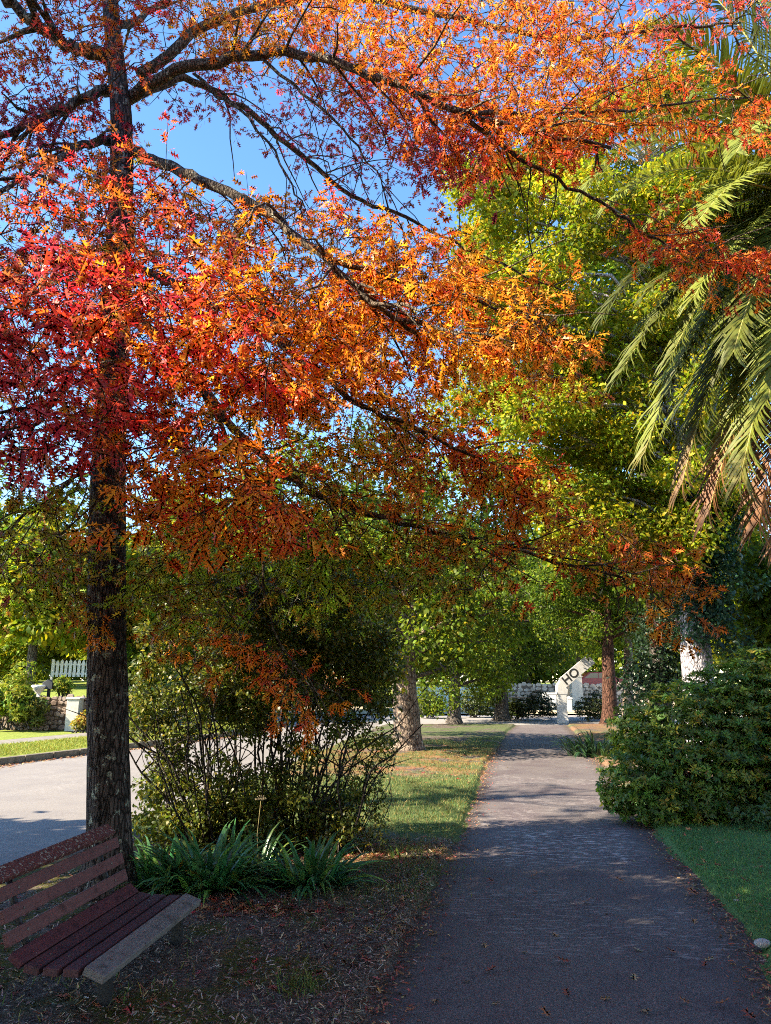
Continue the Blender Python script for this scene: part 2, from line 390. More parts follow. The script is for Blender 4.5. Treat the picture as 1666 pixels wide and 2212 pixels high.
def cyl_tube(mb, pts, rads, n): mb.tube(pts, rads, n, True)
def smooth_line(pts, k=5):
    pts = [np.array(p, float) for p in pts]; out = []
    q = [2 * pts[0] - pts[1]] + pts + [2 * pts[-1] - pts[-2]]
    for i in range(1, len(q) - 2):
        for j in range(k):
            t = j / k; a, b, c, d = q[i - 1], q[i], q[i + 1], q[i + 2]
            out.append(.5 * (2 * b + (c - a) * t + (2 * a - 5 * b + 4 * c - d) * t * t + (3 * b - a - 3 * c + d) * t ** 3))
    out.append(pts[-1]); return out

def rough_trunk(name, pts, rads, mat, parent, n=26, amp=.07, flare=.5, seed=1, k=14):
    """a trunk with ridged bark: rings of noisy radius"""
    line = smooth_line(pts, k); m = len(line); rr = np.interp(np.linspace(0, len(rads) - 1, m), range(len(rads)), rads)
    V = []
    zb = line[0][2]
    for i in range(m):
        p = line[i]; a = np.arange(n) * 2 * math.pi / n
        g = 1 + amp * 2 * (fbm(np.cos(a) * 3.2 + 9, np.sin(a) * 3.2 + p[2] * .8, seed) - .5) + amp * (fbm(np.cos(a) * 9 + 3, np.sin(a) * 9 + p[2] * 2.2, seed + 3, 2) - .5) * 1.6
        hh = max(p[2] - zb, 0)
        g = g + flare * math.exp(-hh / .22) * (1 + .5 * np.sin(a * 5 + seed))
        r = rr[i] * g
        V += [(p[0] + r[q] * math.cos(a[q]), p[1] + r[q] * math.sin(a[q]), p[2]) for q in range(n)]
    T = np.array([(i * n + q, i * n + (q + 1) % n, (i + 1) * n + (q + 1) % n, (i + 1) * n + q) for i in range(m - 1) for q in range(n)])
    return tri_mesh(name, np.array(V), T, mat, parent, None, True)

def in_poly(u, v, poly):
    c = np.zeros(len(u), bool); n = len(poly); j = n - 1
    for i in range(n):
        xi, yi = poly[i]; xj, yj = poly[j]
        c ^= ((yi > v) != (yj > v)) & (u < (xj - xi) * (v - yi) / (yj - yi + 1e-9) + xi); j = i
    return c
def sample_poly(rs, poly, n):
    p = np.array(poly, float); lo, hi = p.min(0), p.max(0); out = np.zeros((0, 2))
    while len(out) < n:
        q = lo + (hi - lo) * rs.rand(n * 2, 2); out = np.vstack([out, q[in_poly(q[:, 0], q[:, 1], poly)]])
    return out[:n]
def bez_twig(a, b, rs, sag=.12):
    m = (a + b) / 2 + rs.normal(size=3) * .07 * np.linalg.norm(b - a) + np.array([0, 0, sag * np.linalg.norm(b - a)])
    return [a, m, b]

# ------------------------------------------------------------------ the autumn oak
def build_oak():
    rs = np.random.RandomState(7)
    base = G(238, 1934)
    t = thing('autumn_oak', 'pin oak with crimson and orange leaves rising behind the bench', 'tree', base)
    bark = bark_mat('oak_bark', (.035, .027, .024), (.13, .10, .088), (.34, .35, .27), 13, .625)
    barkl = bark_mat('oak_limb_bark', (.05, .038, .03), (.20, .155, .11), (.36, .35, .26), 16, .62)
    Y0 = base[1]
    tp = [base, P(236, 1750, Y0), P(231, 1400, Y0), P(234, 1050, Y0), P(248, 700, Y0), P(262, 420, Y0), P(262, 250, Y0), P(245, 80, Y0), P(228, -120, Y0)]
    rough_trunk('trunk', tp, [.225, .215, .205, .19, .17, .15, .135, .11, .09], bark, t, 34, .10, .62, 4, 26)
    limbs = [
        ([(275, 215, 8.5), (360, 165, 8.2), (500, 125, 7.9), (640, 118, 7.7), (800, 160, 7.5), (950, 225, 7.4), (1120, 280, 7.5), (1320, 320, 7.8)], .085, .02),
        ([(275, 320, 8.5), (340, 350, 8.0), (430, 385, 7.5), (560, 450, 7.0), (680, 540, 6.6), (790, 640, 6.4), (900, 720, 6.5)], .08, .02),
        ([(285, 205, 8.5), (400, 175, 9.2), (520, 230, 9.6), (640, 325, 9.8), (760, 420, 10.0), (900, 480, 10.2), (1060, 560, 10.4), (1220, 630, 10.6)], .06, .012),
        ([(245, 190, 8.5), (200, 205, 8.3), (110, 245, 8.0), (0, 295, 7.8), (-140, 330, 7.6)], .075, .03),
        ([(245, 120, 8.5), (180, 110, 8.2), (100, 70, 8.0), (30, 15, 7.8), (-60, -70, 7.6)], .10, .05),
        ([(240, 300, 8.5), (170, 320, 7.8), (90, 360, 7.1), (-20, 420, 6.5)], .06, .02),
        ([(262, 640, 8.5), (350, 740, 8.0), (440, 840, 7.6), (520, 940, 7.4), (640, 1040, 7.4), (800, 1110, 7.6), (1000, 1160, 7.8), (1200, 1210, 8.0), (1430, 1270, 8.2)], .06, .012),
        ([(262, 560, 8.5), (420, 640, 7.6), (600, 740, 7.0), (760, 860, 6.8), (900, 930, 6.8), (1050, 1000, 7.0)], .05, .012),
        ([(248, 640, 8.5), (180, 760, 7.2), (120, 860, 6.2), (60, 930, 5.6)], .045, .012),
        ([(262, 900, 8.5), (330, 930, 7.4), (400, 980, 6.5), (460, 1030, 6.0)], .035, .01),
        ([(240, 980, 8.5), (160, 1030, 8.0), (60, 1110, 7.8), (-40, 1180, 7.6)], .03, .01),
        ([(300, 160, 8.5), (480, 40, 8.8), (700, -10, 9.0), (950, 30, 9.2), (1200, 80, 9.2), (1450, 60, 9.2), (1600, 50, 9.2)], .075, .015),
        ([(1000, 240, 7.4), (1180, 250, 8.0), (1400, 230, 8.6), (1620, 210, 9.0)], .03, .01),
        ([(1000, 250, 7.4), (1150, 360, 8.0), (1300, 440, 8.4), (1420, 520, 8.6), (1600, 590, 8.8)], .028, .01),
        ([(700, 560, 6.6), (850, 600, 7.0), (1000, 640, 7.4), (1200, 720, 7.8)], .028, .01),
        ([(440, 850, 7.6), (520, 1000, 8.2), (620, 1150, 8.8), (720, 1250, 9.0)], .03, .01),
        ([(520, 940, 7.4), (560, 1180, 7.4), (600, 1380, 7.4), (690, 1500, 7.4)], .018, .006),
        ([(258, 480, 8.5), (330, 560, 9.5), (430, 700, 10.0), (520, 860, 10.2)], .05, .012),
        ([(250, 520, 8.5), (160, 560, 9.0), (60, 640, 9.4), (-60, 700, 9.5)], .05, .012),
        ([(245, 60, 8.5), (330, 20, 9.3), (430, -60, 9.8)], .06, .03),
        ([(420, 160, 8.2), (560, 280, 8.0), (640, 420, 8.0), (660, 520, 8.0)], .022, .006),
        ([(560, 120, 7.8), (700, 240, 7.8), (800, 350, 8.0), (860, 460, 8.0)], .022, .006),
    ]
    skel = []; lb = MB()
    for pix, r0, r1 in limbs:
        ln = smooth_line([P(u, v, y) for u, v, y in pix], 6); m = len(ln)
        ln = [p + (rs.normal(size=3) * .018 if 0 < i < m - 1 else 0) for i, p in enumerate(ln)]
        lb.tube(ln, list(np.linspace(r0, r1, m)), 9); skel += ln[2:]
        # side branches
        for q in range(int(m * .45)):
            i = rs.randint(int(m * .25), m - 1); tdir = nrm(ln[min(i + 1, m - 1)] - ln[i - 1])
            side = nrm(np.cross(tdir, [0, 0, 1])) * rs.choice([-1, 1]); L = rs.uniform(.5, 1.6)
            pts = [ln[i]]; d = nrm(tdir * .6 + side * .8 + np.array([0, 0, rs.uniform(-.3, .25)]))
            for k in range(4):
                pts.append(pts[-1] + d * L / 4); d = nrm(d + rs.normal(size=3) * .16 + np.array([0, 0, -.08]))
            rr = max(r1, (r0 + (r1 - r0) * i / m) * .32); lb.tube(pts, list(np.linspace(rr, .006, 5)), 5); skel += pts[1:]
    lb.build('limbs', barkl, t, True)
    # foliage: (polygon, depth range, sprays, palette, leaf size)
    dk = [(CRIM, 3), (PURP, 3), (RUST, 3), (RED, 2), (OLIVE, 1)]
    regions = [
        ([(380, -60), (1320, -60), (1370, 120), (1300, 260), (1100, 290), (900, 210), (760, 140), (560, 110), (420, 120)], (7.2, 9.8), 640, [(ORG, 6), (YEL, 2.6), (RED, 3), (RUST, 2)], .115),
        ([(820, 150), (1000, 230), (1300, 250), (1300, 320), (1080, 330), (900, 260)], (7.0, 8.6), 110, [(ORG, 4), (RED, 3), (RUST, 3)], .125),
        ([(1300, 130), (1480, 150), (1680, 190), (1700, 290), (1500, 290), (1300, 300)], (8.0, 9.6), 95, [(ORG, 4), (RED, 4), (YEL, 1)], .125),
        ([(1280, -40), (1700, -40), (1640, 60), (1380, 80)], (8.6, 9.6), 60, [(PINK, 3), (RED, 3), (ORG, 2)], .12),
        ([(0, -60), (400, -60), (400, 110), (320, 130), (260, 220), (120, 180), (0, 220)], (7.2, 9.2), 130, [(RUST, 3), (ORG, 2), (CRIM, 2), (RED, 2)], .12),
        ([(380, 110), (560, 140), (760, 180), (1000, 320), (980, 420), (800, 420), (640, 380), (470, 240), (300, 230)], (8.0, 10.4), 140, [(PURP, 4), (CRIM, 3), (RUST, 2)], .10),  # dark purple here and in the next row paints leaves silhouetted in shade
        ([(700, 170), (1020, 260), (1060, 400), (960, 420), (820, 300)], (7.6, 9.6), 110, [(PURP, 3), (CRIM, 3), (RUST, 3), (ORG, 1)], .115),
        ([(0, 190), (230, 210), (230, 320), (0, 330)], (7.4, 9.2), 70, [(PURP, 3), (CRIM, 2), (RUST, 1)], .11),
        ([(-40, 340), (140, 340), (300, 330), (420, 400), (520, 480), (480, 640), (380, 760), (280, 900), (-40, 960)], (5.4, 9.6), 360, [(CRIM, 3.5), (PURP, 2), (RED, 2.5), (RUST, 3), (OLIVE, 2), (ORG, 2.5), (PINK, 1)], .125),
        ([(0, 560), (250, 560), (260, 960), (-30, 1000)], (4.9, 6.4), 85, [(CRIM, 5), (PURP, 2), (RED, 2), (PINK, 2), (OLIVE, .7)], .14),  # the pink share paints sky reflected on these leaves
        ([(300, 620), (620, 640), (640, 900), (480, 860), (330, 820)], (5.0, 6.6), 95, [(RED, 4), (CRIM, 3), (ORG, 4), (YEL, 2)], .14),
        ([(420, 410), (620, 440), (820, 480), (1000, 560), (980, 740), (760, 800), (520, 700)], (6.4, 9.4), 340, [(RED, 3), (ORG, 6), (YEL, 2.6), (CRIM, 1.2), (OLIVE, 1)], .12),
        ([(600, 620), (1000, 560), (1220, 680), (1230, 760), (1000, 780), (900, 860), (640, 880), (480, 820)], (5.8, 8.8), 300, [(ORG, 6), (YEL, 4.5), (RED, 1.8)], .135),
        ([(780, 500), (1000, 540), (1240, 660), (1260, 830), (1000, 840)], (7.4, 9.4), 90, [(RUST, 4), (ORG, 4), (YEL, 1)], .13),
        ([(420, 780), (860, 840), (930, 940), (900, 1160), (640, 1140), (480, 1000), (330, 880)], (6.2, 9.0), 190, [(RUST, 2.5), (CRIM, 1), (ORG, 3), (OLIVE, 4), (YEL, 1.6), (LIME, 2)], .12),
        ([(860, 840), (1060, 960), (1160, 1060), (1360, 1150), (1480, 1220), (1510, 1310), (1380, 1340), (1180, 1240), (900, 1200), (800, 1000)], (7.0, 8.8), 135, [(RUST, 2.5), (ORG, 5), (RED, 1.5), (OLIVE, 2), (YEL, 1)], .13),
        ([(930, 900), (1140, 1010), (1180, 1090), (1000, 1050)], (6.9, 7.8), 40, [(ORG, 5), (RED, 2)], .13),
        ([(250, 1010), (420, 960), (560, 1010), (650, 1080), (640, 1150), (480, 1130), (330, 1160), (250, 1140)], (5.0, 6.2), 75, [(RED, 4), (ORG, 5), (CRIM, 1), (YEL, 2)], .14),
        ([(185, 300), (340, 320), (340, 960), (180, 960)], (7.2, 8.2), 75, [(ORG, 4), (RUST, 3), (YEL, 1.5), (CRIM, 2), (OLIVE, 1)], .12),
        ([(190, 900), (420, 860), (480, 960), (260, 1000)], (6, 8.2), 50, dk, .135),
        ([(280, 1080), (620, 1090), (1060, 1140), (1100, 1270), (700, 1300), (290, 1330)], (6.8, 9.4), 270, [(OLIVE, 4), (RUST, .8), (LIME, 5), (YEL, .8)], .12),
        ([(560, 1140), (780, 1150), (760, 1260), (600, 1250)], (6.4, 7.4), 22, [(LIME, 6), (OLIVE, 1)], .14),
        ([(-30, 990), (180, 1000), (190, 1330), (-30, 1260)], (6.8, 9), 110, [(OLIVE, 5), (RUST, 1.5), (LIME, 2.5), (CRIM, .5)], .12),
        ([(300, 1260), (520, 1280), (560, 1420), (440, 1440), (300, 1400)], (7.6, 9), 26, [(RUST, 3), (OLIVE, 3), (ORG, 1)], .125),
        ([(520, 1370), (600, 1380), (640, 1440), (720, 1520), (660, 1540), (570, 1480)], (7.2, 7.9), 24, [(ORG, 5), (RED, 3)], .125),
        ([(185, 1270), (230, 1280), (225, 1350), (190, 1350)], (7.8, 8.1), 4, [(ORG, 3), (RUST, 1)], .13),
        ([(1330, 440), (1480, 480), (1600, 520), (1690, 560), (1690, 610), (1560, 600), (1400, 560)], (8.2, 9.0), 85, [(RED, 4), (ORG, 5)], .12),
        ([(1400, 1200), (1500, 1220), (1510, 1340), (1430, 1350)], (7.8, 8.4), 14, [(RUST, 4), (ORG, 2)], .125),
    ]
    cs, pal, size = [], [], []
    for poly, (y0, y1), n, pl, ls in regions:
        uv = sample_poly(rs, poly, n)
        for u, v in uv: cs.append(P(u, v, rs.uniform(y0, y1))); pal.append(pl); size.append(ls)
    cs = np.array(cs); sk = np.array(skel)
    d0 = np.array([np.linalg.norm(sk - c, axis=1).min() for c in cs]); order = np.argsort(d0)
    arr = np.zeros((len(sk) + 2 * len(cs), 3)); arr[:len(sk)] = sk; cnt = len(sk)
    tw = MB(); lp, ld, ln_, lsz, lc = [], [], [], [], []
    for i in order:
        c = cs[i]; a = arr[:cnt]; dd = np.linalg.norm(a - c, axis=1); j = dd.argmin(); at = a[j].copy()
        out = c - at; out[2] *= .5; L = rs.uniform(.28, .5)
        dirv = nrm(nrm(out) * .8 + rs.normal(size=3) * .45 + np.array([0, 0, -.15])); tip = c + dirv * L
        pts = bez_twig(at, c, rs) + [tip]
        r0 = min(.016, .005 + .008 * dd[j]); tw.tube(pts, [r0, r0 * .8, .0045, .002], 3, False)
        arr[cnt] = pts[1]; arr[cnt + 1] = c; cnt += 2
        nl = rs.randint(11, 17); f = 1 - 1.2 * rs.rand(nl) ** 1.8
        p = c + dirv * (L * f)[:, None]; sd = rdir(rs, nl); sd[:, 2] *= .6
        dl = nrm(dirv * .55 + sd * .85 + np.array([0, 0, -.28])); nn = rdir(rs, nl) * .75 + np.array([0, 0, .75])
        pet = rs.uniform(.015, .05, nl); lp.append(p + dl * pet[:, None]); ld.append(dl); ln_.append(nn)
        lsz.append(size[i] * rs.uniform(.75, 1.2, nl)); b = pick(rs, pal[i], 1, .12)[0]
        cc = pick(rs, pal[i], nl, .16); lc.append(.4 * b + .6 * cc)
    tw.build('twigs', barkl, t, True)
    p, d, n, s, c = [np.concatenate(q) for q in (lp, ld, ln_, lsz, lc)]
    V, T = scatter(OAK_V, OAK_T, p, d, n, s, s * rs.uniform(.75, 1.1, len(s)), rs.uniform(-.15, .5, len(s)))
    k = len(OAK_V); cc = np.repeat(c, k, 0)
    # the midrib side of each leaf a little yellower than its lobes, as pin-oak leaves turn
    yx = np.tile(np.abs(OAK_V[:, 1]), len(p))[:, None]; cc = cc * (1 + .25 * (.1 - yx) * np.array([1, 2.2, 1]))
    tri_mesh('crown', V, T, M_OAKLEAF, t, np.clip(cc, 0, 1))
    return len(p)
NL = build_oak()

# ------------------------------------------------------------------ leafy trees and shrubs
def crown_mesh(rs, clumps, n, size, pal, V_, T_, shell=.5, up=.5, fuzz=.25):
    cl = np.array(clumps); wt = cl[:, 3] ** 2; idx = rs.choice(len(cl), n, p=wt / wt.sum())
    dirs = rdir(rs, n); rad = cl[idx, 3] * (shell + (1.05 - shell) * rs.rand(n) ** .6)
    rad *= 1 + fuzz * (vnoise(dirs[:, 0] * 3.1 + idx * 5.3, dirs[:, 1] * 3.1 + dirs[:, 2] * 2.7, 3) - .5) * 2
    p = cl[idx, :3] + dirs * rad[:, None] * np.array([1, 1, .8])
    # small sprigs: gather leaves in twos and threes
    p += rs.normal(size=(n, 3)) * size * .5
    nn = dirs * .5 + rdir(rs, n) * .7 + np.array([0, 0, up]); d = nrm(rdir(rs, n) + dirs * .6 + np.array([0, 0, -.25]))
    s = size * rs.uniform(.7, 1.3, n)
    tone = (1 + .22 * rs.normal(size=len(cl)))[idx][:, None]
    c = np.clip(pick(rs, pal, n, .18) * np.clip(tone, .6, 1.5), 0, 1)
    V, T = scatter(V_, T_, p, d, nn, s, s * rs.uniform(.8, 1.15, n), rs.uniform(0, .3, n))
    return V, T, np.repeat(c, len(V_), 0)

def poly_clumps(rs, poly, yr, n, r, sep=.75):
    out = []; tries = 0
    while len(out) < n and tries < n * 60:
        tries += 1
        u, v = sample_poly(rs, poly, 1)[0]; c = P(u, v, rs.uniform(*yr)); rr = rs.uniform(*r)
        if all(np.linalg.norm(c - q[:3]) > sep * .5 * (rr + q[3]) for q in out): out.append(np.array([*c, rr]))
    return out
def ell_clumps(rs, c, rad, n, r):
    out = []
    for k in range(n):
        d = rdir(rs, 1)[0]; f = rs.uniform(.35, .95); out.append(np.array([c[0] + rad[0] * d[0] * f, c[1] + rad[1] * d[1] * f, c[2] + rad[2] * d[2] * f, rs.uniform(*r)]))
    return out

def leafy_tree(name, label, base, trunk, rads, bark, clumps, n, size, pal, seed, cat='tree', group=None, tmpl=(LEAF_V, LEAF_T), lmat=None, shell=.45, nseg=18, flare=.35, extra=None):
    rs = np.random.RandomState(seed); t = thing(name, label, cat, base, group)
    rough_trunk('trunk', trunk, rads, bark, t, nseg, .08, flare, seed, 10)
    tl = smooth_line(trunk, 8); br = MB(); tz = np.array(tl)
    for c in clumps:
        e = np.array(c[:3]); low = tz[tz[:, 2] < max(e[2] - .15 * np.linalg.norm(e[:2] - tz[-1, :2]), tz[0, 2] + .3 * (tz[-1, 2] - tz[0, 2])) + .01]
        if len(low) == 0: low = tz
        a = low[np.linalg.norm(low - e, axis=1).argmin()]
        L = np.linalg.norm(e - a); m = (a + e) / 2 + rs.normal(size=3) * .08 * L + np.array([0, 0, .06 * L])
        r0 = min(.3 * rads[-1] + .012 * L, rads[-1] * .8 + .02)
        br.tube([a, m, e, e + (e - m) * .5 * c[3] / max(L, .5)], [r0, r0 * .7, r0 * .35, r0 * .12], 5, False)
    br.build('branches', bark, t, True)
    V, T, c = crown_mesh(rs, clumps, n, size, pal, tmpl[0], tmpl[1], shell)
    tri_mesh('crown', V, T, lmat or M_GREEN, t, c)
    return t

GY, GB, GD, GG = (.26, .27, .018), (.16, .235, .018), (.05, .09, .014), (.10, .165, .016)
BARK_PALE = bark_mat('pale_mottled_bark', (.085, .06, .045), (.27, .205, .16), (.36, .3, .235), 6, .6, .5, .5)
BARK_GREY = bark_mat('grey_bark', (.06, .05, .045), (.19, .16, .14), (.3, .3, .26), 10, .68)
BARK_RED = bark_mat('reddish_bark', (.045, .022, .016), (.16, .08, .055), None, 9)
BARK_WHITE = bark_mat('whitish_flaking_bark', (.18, .17, .19), (.62, .58, .62), (.1, .09, .09), 8, .6, .3, .6)

rs = np.random.RandomState(21)
# tall evergreen behind the hedge bush
gx = P(1505, 1466, 20.5); gb = np.array([gx[0], 20.5, -.03])
poly = [(1390, 160), (1475, 160), (1560, 260), (1640, 420), (1650, 800), (1600, 1100), (1540, 1260), (1400, 1230), (1200, 1160), (1010, 1010), (900, 900), (920, 850), (1060, 760), (1040, 600), (990, 450), (1010, 360), (1160, 320), (1300, 230)]
cl = poly_clumps(rs, poly, (18.4, 23), 175, (.45, 1.05), .85)
leafy_tree('evergreen_tree', 'tall bright green evergreen tree filling the sky beside the palm', gb, [gb, P(1503, 1400, 20.5), P(1490, 1220, 20.5), P(1460, 900, 20.6), P(1420, 600, 20.8), P(1400, 350, 21)], [.42, .38, .33, .26, .17, .08], BARK_WHITE, cl, 150000, .145, [((.32, .31, .018), 4), ((.20, .28, .018), 5), (GG, 1.5), ((.42, .40, .05), 1)], 31, shell=.45)
# ivy on its trunk
tev = bpy.data.objects['evergreen_tree']; rsi = np.random.RandomState(5)
ivc = [np.array([*P(1500 + rsi.normal() * 32, v, 20.2 + rsi.uniform(-.5, .5)), rsi.uniform(.3, .5)]) for v in np.linspace(1060, 1330, 34)] + [np.array([*P(1555 + rsi.normal() * 28, v, 19.8), rsi.uniform(.3, .5)]) for v in np.linspace(1080, 1400, 34)]
V, T, c = crown_mesh(rsi, ivc, 9000, .13, [((.03, .085, .055), 3), ((.045, .11, .06), 2)], LEAF_V, LEAF_T, .6)
tri_mesh('ivy', V, T, M_SHADYLEAF, tev, c)

# the pale-trunked street tree and the smaller trees towards the corner
b = G(882, 1622); Yb = b[1]
cl = poly_clumps(rs, [(520, 1150), (1080, 1140), (1120, 1290), (1060, 1400), (930, 1440), (780, 1430), (620, 1390), (500, 1300)], (Yb - 3, Yb + 4), 46, (.8, 1.4), .8)
leafy_tree('pale_trunk_tree', 'street tree with thick pale mottled trunk on the leaf strewn verge', b, [b, P(878, 1540, Yb), P(872, 1440, Yb), P(880, 1300, Yb), P(860, 1180, Yb)], [.47, .42, .37, .28, .14], BARK_PALE, cl, 26000, .165, [(GG, 4), (GB, 2), (GD, 3), (GY, 1)], 41, flare=.25)
def corner_tree(u, v, poly, n, r, label, bark, seed, nleaf, pal, yspan=2.5, name='street_tree', top=1300, clr=(.7, 1.2), lean=0):
    b = G(u, v); Y = b[1]; rs = np.random.RandomState(seed)
    cl = poly_clumps(rs, poly, (Y - yspan, Y + yspan), n, clr, .8)
    return leafy_tree(name, label, b, [b, P(u + lean * .3, v - 60, Y), P(u + lean, v - 140, Y), P(u + lean, top, Y)], [r, r * .85, r * .75, r * .4], bark, cl, nleaf * 2, .17, pal, seed, group='trees along the path')
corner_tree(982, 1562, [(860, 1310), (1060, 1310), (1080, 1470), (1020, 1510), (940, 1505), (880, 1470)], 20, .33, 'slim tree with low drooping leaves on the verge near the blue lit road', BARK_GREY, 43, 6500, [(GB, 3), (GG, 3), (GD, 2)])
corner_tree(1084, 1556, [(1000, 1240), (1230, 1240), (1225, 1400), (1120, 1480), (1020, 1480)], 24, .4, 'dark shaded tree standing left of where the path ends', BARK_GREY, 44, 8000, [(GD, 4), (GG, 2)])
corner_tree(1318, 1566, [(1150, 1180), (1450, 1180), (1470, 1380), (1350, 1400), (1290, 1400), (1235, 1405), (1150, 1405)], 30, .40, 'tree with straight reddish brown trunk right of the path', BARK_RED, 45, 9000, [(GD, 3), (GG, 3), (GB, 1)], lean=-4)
corner_tree(1357, 1560, [(1300, 1240), (1420, 1240), (1420, 1360), (1320, 1370)], 8, .30, 'paler sunlit trunk just behind the reddish tree', BARK_PALE, 46, 2000, [(GD, 3), (GG, 3)])
# dark ivy-smothered column right of the reddish trunk
b = np.array([*P(1420, 1500, 29)[:2], -.03])
cl = poly_clumps(rs, [(1370, 1340), (1480, 1330), (1490, 1450), (1440, 1540), (1375, 1540)], (28, 30), 22, (.5, .8), .7)
leafy_tree('ivy_tree', 'dark ivy smothered trunk between the reddish tree and the hedge bush', b, [b, P(1420, 1440, 29), P(1418, 1350, 29)], [.35, .3, .2], BARK_GREY, cl, 5200, .16, [((.022, .05, .026), 3), ((.03, .065, .03), 2)], 47, lmat=M_SHADYLEAF)

# trees beyond the road and behind the path
def bg_tree(u, vbase, vtop, Y, wpx, label, seed, pal, n=6000, size=.32, r=.3, grp='trees in the background', nc=44):
    n = int(n * 1.9); size *= 1.12; vbase = max(vbase, 1462)
    rs = np.random.RandomState(seed); b = np.array([P(u, 1466, Y)[0], Y, 0.0]); top = P(u, vtop, Y)[2]; bot = P(u, vbase, Y)[2]; W = wpx / FL * Y
    cz = (top + bot) / 2; rz = (top - bot) / 2
    cl = ell_clumps(rs, (b[0], Y, cz), (W, W * .8, rz), nc, (.24 * W, .40 * W))
    leafy_tree('leafy_tree', label, b, [b, (b[0] + .1, Y, bot * .6), (b[0], Y + .2, cz), (b[0] + .2, Y, cz + rz * .5)], [r, r * .85, r * .6, r * .25], BARK_GREY, cl, n, size, pal, seed, group=grp, tmpl=(LEAF_V, LEAF_T), nseg=10)
Lm = [(GY, 4), (GB, 3), (GG, 2)]
bg_tree(60, 1420, 1080, 36, 150, 'yellow green garden tree at the left edge above the white fence', 61, Lm, 8000, .28)
bg_tree(250, 1400, 1120, 40, 150, 'garden tree showing just right of the oak trunk', 62, Lm, 7000, .3)
bg_tree(430, 1430, 1040, 46, 170, 'broad garden tree behind the many stemmed shrub', 63, [(GY, 3), (GB, 3), (GG, 3)], 8000, .32)
bg_tree(640, 1440, 900, 52, 190, 'tall green tree glimpsed under the orange leaves', 64, [(GB, 3), (GG, 3), (GD, 2)], 8000, .36)
bg_tree(860, 1440, 880, 58, 170, 'tall green tree behind the pale trunk', 65, [(GB, 3), (GG, 3), (GD, 2)], 7000, .36)
bg_tree(1060, 1440, 1000, 62, 160, 'tree in the far distance above the path end', 66, [(GB, 3), (GG, 3), (GD, 2)], 6000, .38)
bg_tree(1250, 1440, 1080, 74, 130, 'distant tree above the rubble wall', 67, Lm, 5000, .45)
bg_tree(1620, 1380, 1040, 27, 110, 'yellow green tree under the palm at the right edge', 68, Lm, 7000, .22)
bg_tree(1720, 1420, 1180, 22, 120, 'dark tree half outside the right edge behind the hedge bush', 69, [(GD, 3), (GG, 2), (GB, 1)], 6000, .2)
bg_tree(1425, 1300, 330, 33, 250, 'tall dense tree close behind the bright evergreen', 75, [(GB, 3), (GG, 3), (GD, 2)], 15000, .3, .4)
bg_tree(-120, 1400, 900, 44, 170, 'tall garden tree half outside the left edge', 70, [(GB, 3), (GG, 3)], 6000, .32)
for q in range(9):
    u_ = (-60, 130, 330, 540, 760, 960, 1140, 1360, 1500)[q]
    bg_tree(u_, 1478, (1200, 1180, 1150, 1080, 1040, 1080, 1160, 1150, 1100)[q], (62, 66, 70, 78, 84, 86, 90, 88, 60)[q], (120, 130, 140, 140, 130, 120, 110, 120, 110)[q], ['far tree behind the leftmost garden tree', 'far tree filling the gap left of the oak trunk', 'far tree behind the shrub at the oak', 'far tree behind the shrub stems', 'far tree left of the pale trunk', 'far tree right of the pale trunk', 'far tree straight above the path end', 'far tree behind the red car', 'far tree behind the evergreen'][q], 170 + q, [(GB, 2), (GG, 3), (GD, 2), (GY, 1)], 5200, .55, .4, 'far row of trees')
rsf = np.random.RandomState(6)
fc = [np.array([x + rsf.normal() * 1.5, 100 + rsf.uniform(-5, 5), rsf.uniform(1.2, 8.5) + 1.2, rsf.uniform(1.8, 3.2)]) for x in np.linspace(-75, 75, 190)]
V, T, c = crown_mesh(rsf, fc, 36000, .8, [(GB, 2), (GG, 3), (GD, 3)], LEAF_V, LEAF_T, .3)
tagp(tri_mesh('far_foliage', V, T, M_GREEN, None, c), 'distant wood closing off the view behind the street', 'wood', None, 'stuff')
# unseen trees left, right and behind, placed and shaped to shade the view
def shade_tree(x, y, z, rx, rz, n, seed, label, size=.3):
    rs = np.random.RandomState(seed); cl = ell_clumps(rs, (x, y, z), (rx, rx, rz), 40, (.22 * rx, .36 * rx))
    b = np.array([x, y, -.05])
    leafy_tree('unseen_shade_tree', label, b, [b, (x, y, z * .4), (x + .2, y, z * .8), (x, y, z + rz * .6)], [.35, .3, .22, .08], BARK_GREY, cl, n, size, [(RUST, 2), (ORG, 1), (GG, 2)], seed, group='unseen trees that shade the view', nseg=10)
shade_tree(-9.2, 2.8, 5.9, 3.3, 2.8, 18000, 81, 'full crowned roadside tree nearest the camera')
shade_tree(-14.0, 1.5, 9.8, 3.4, 3.7, 19000, 82, 'roadside tree across the road from the bench')
shade_tree(-14.5, 9.2, 12.8, 2.8, 1.8, 160, 93, 'thinly leaved unseen tree placed to streak the path with shade')
shade_tree(-15.0, 5.3, 18.1, 3.6, 2.6, 5000, 85, 'very tall unseen tree placed to shade the hedge bush')
shade_tree(-9.6, 6.0, 11.0, 1.7, 1.6, 3500, 92, 'slender unseen tree added to shade the crimson side of the oak')
shade_tree(-13.6, 7.4, 5.9, 2.4, 2.0, 3600, 91, 'smaller unseen tree placed to streak the road with shade')
shade_tree(-3.0, -1.2, 8.4, 4.8, 2.4, 26000, 83, 'unseen tree behind the camera added as overhead canopy')  # added overhead canopy, this and the next, to darken the foreground
shade_tree(4.2, -.8, 8.8, 5.0, 2.4, 26000, 84, 'second unseen tree behind the camera added as overhead canopy')
shade_tree(11.0, 4.5, 6.5, 4.2, 4.8, 16000, 86, 'unseen tree right of the camera added to block skylight', .4)  # this and the following crowns are added to keep skylight out
shade_tree(-9.5, -7.0, 6.5, 4.6, 5.2, 16000, 88, 'unseen tree far behind the bench added to block the low sky', .45)
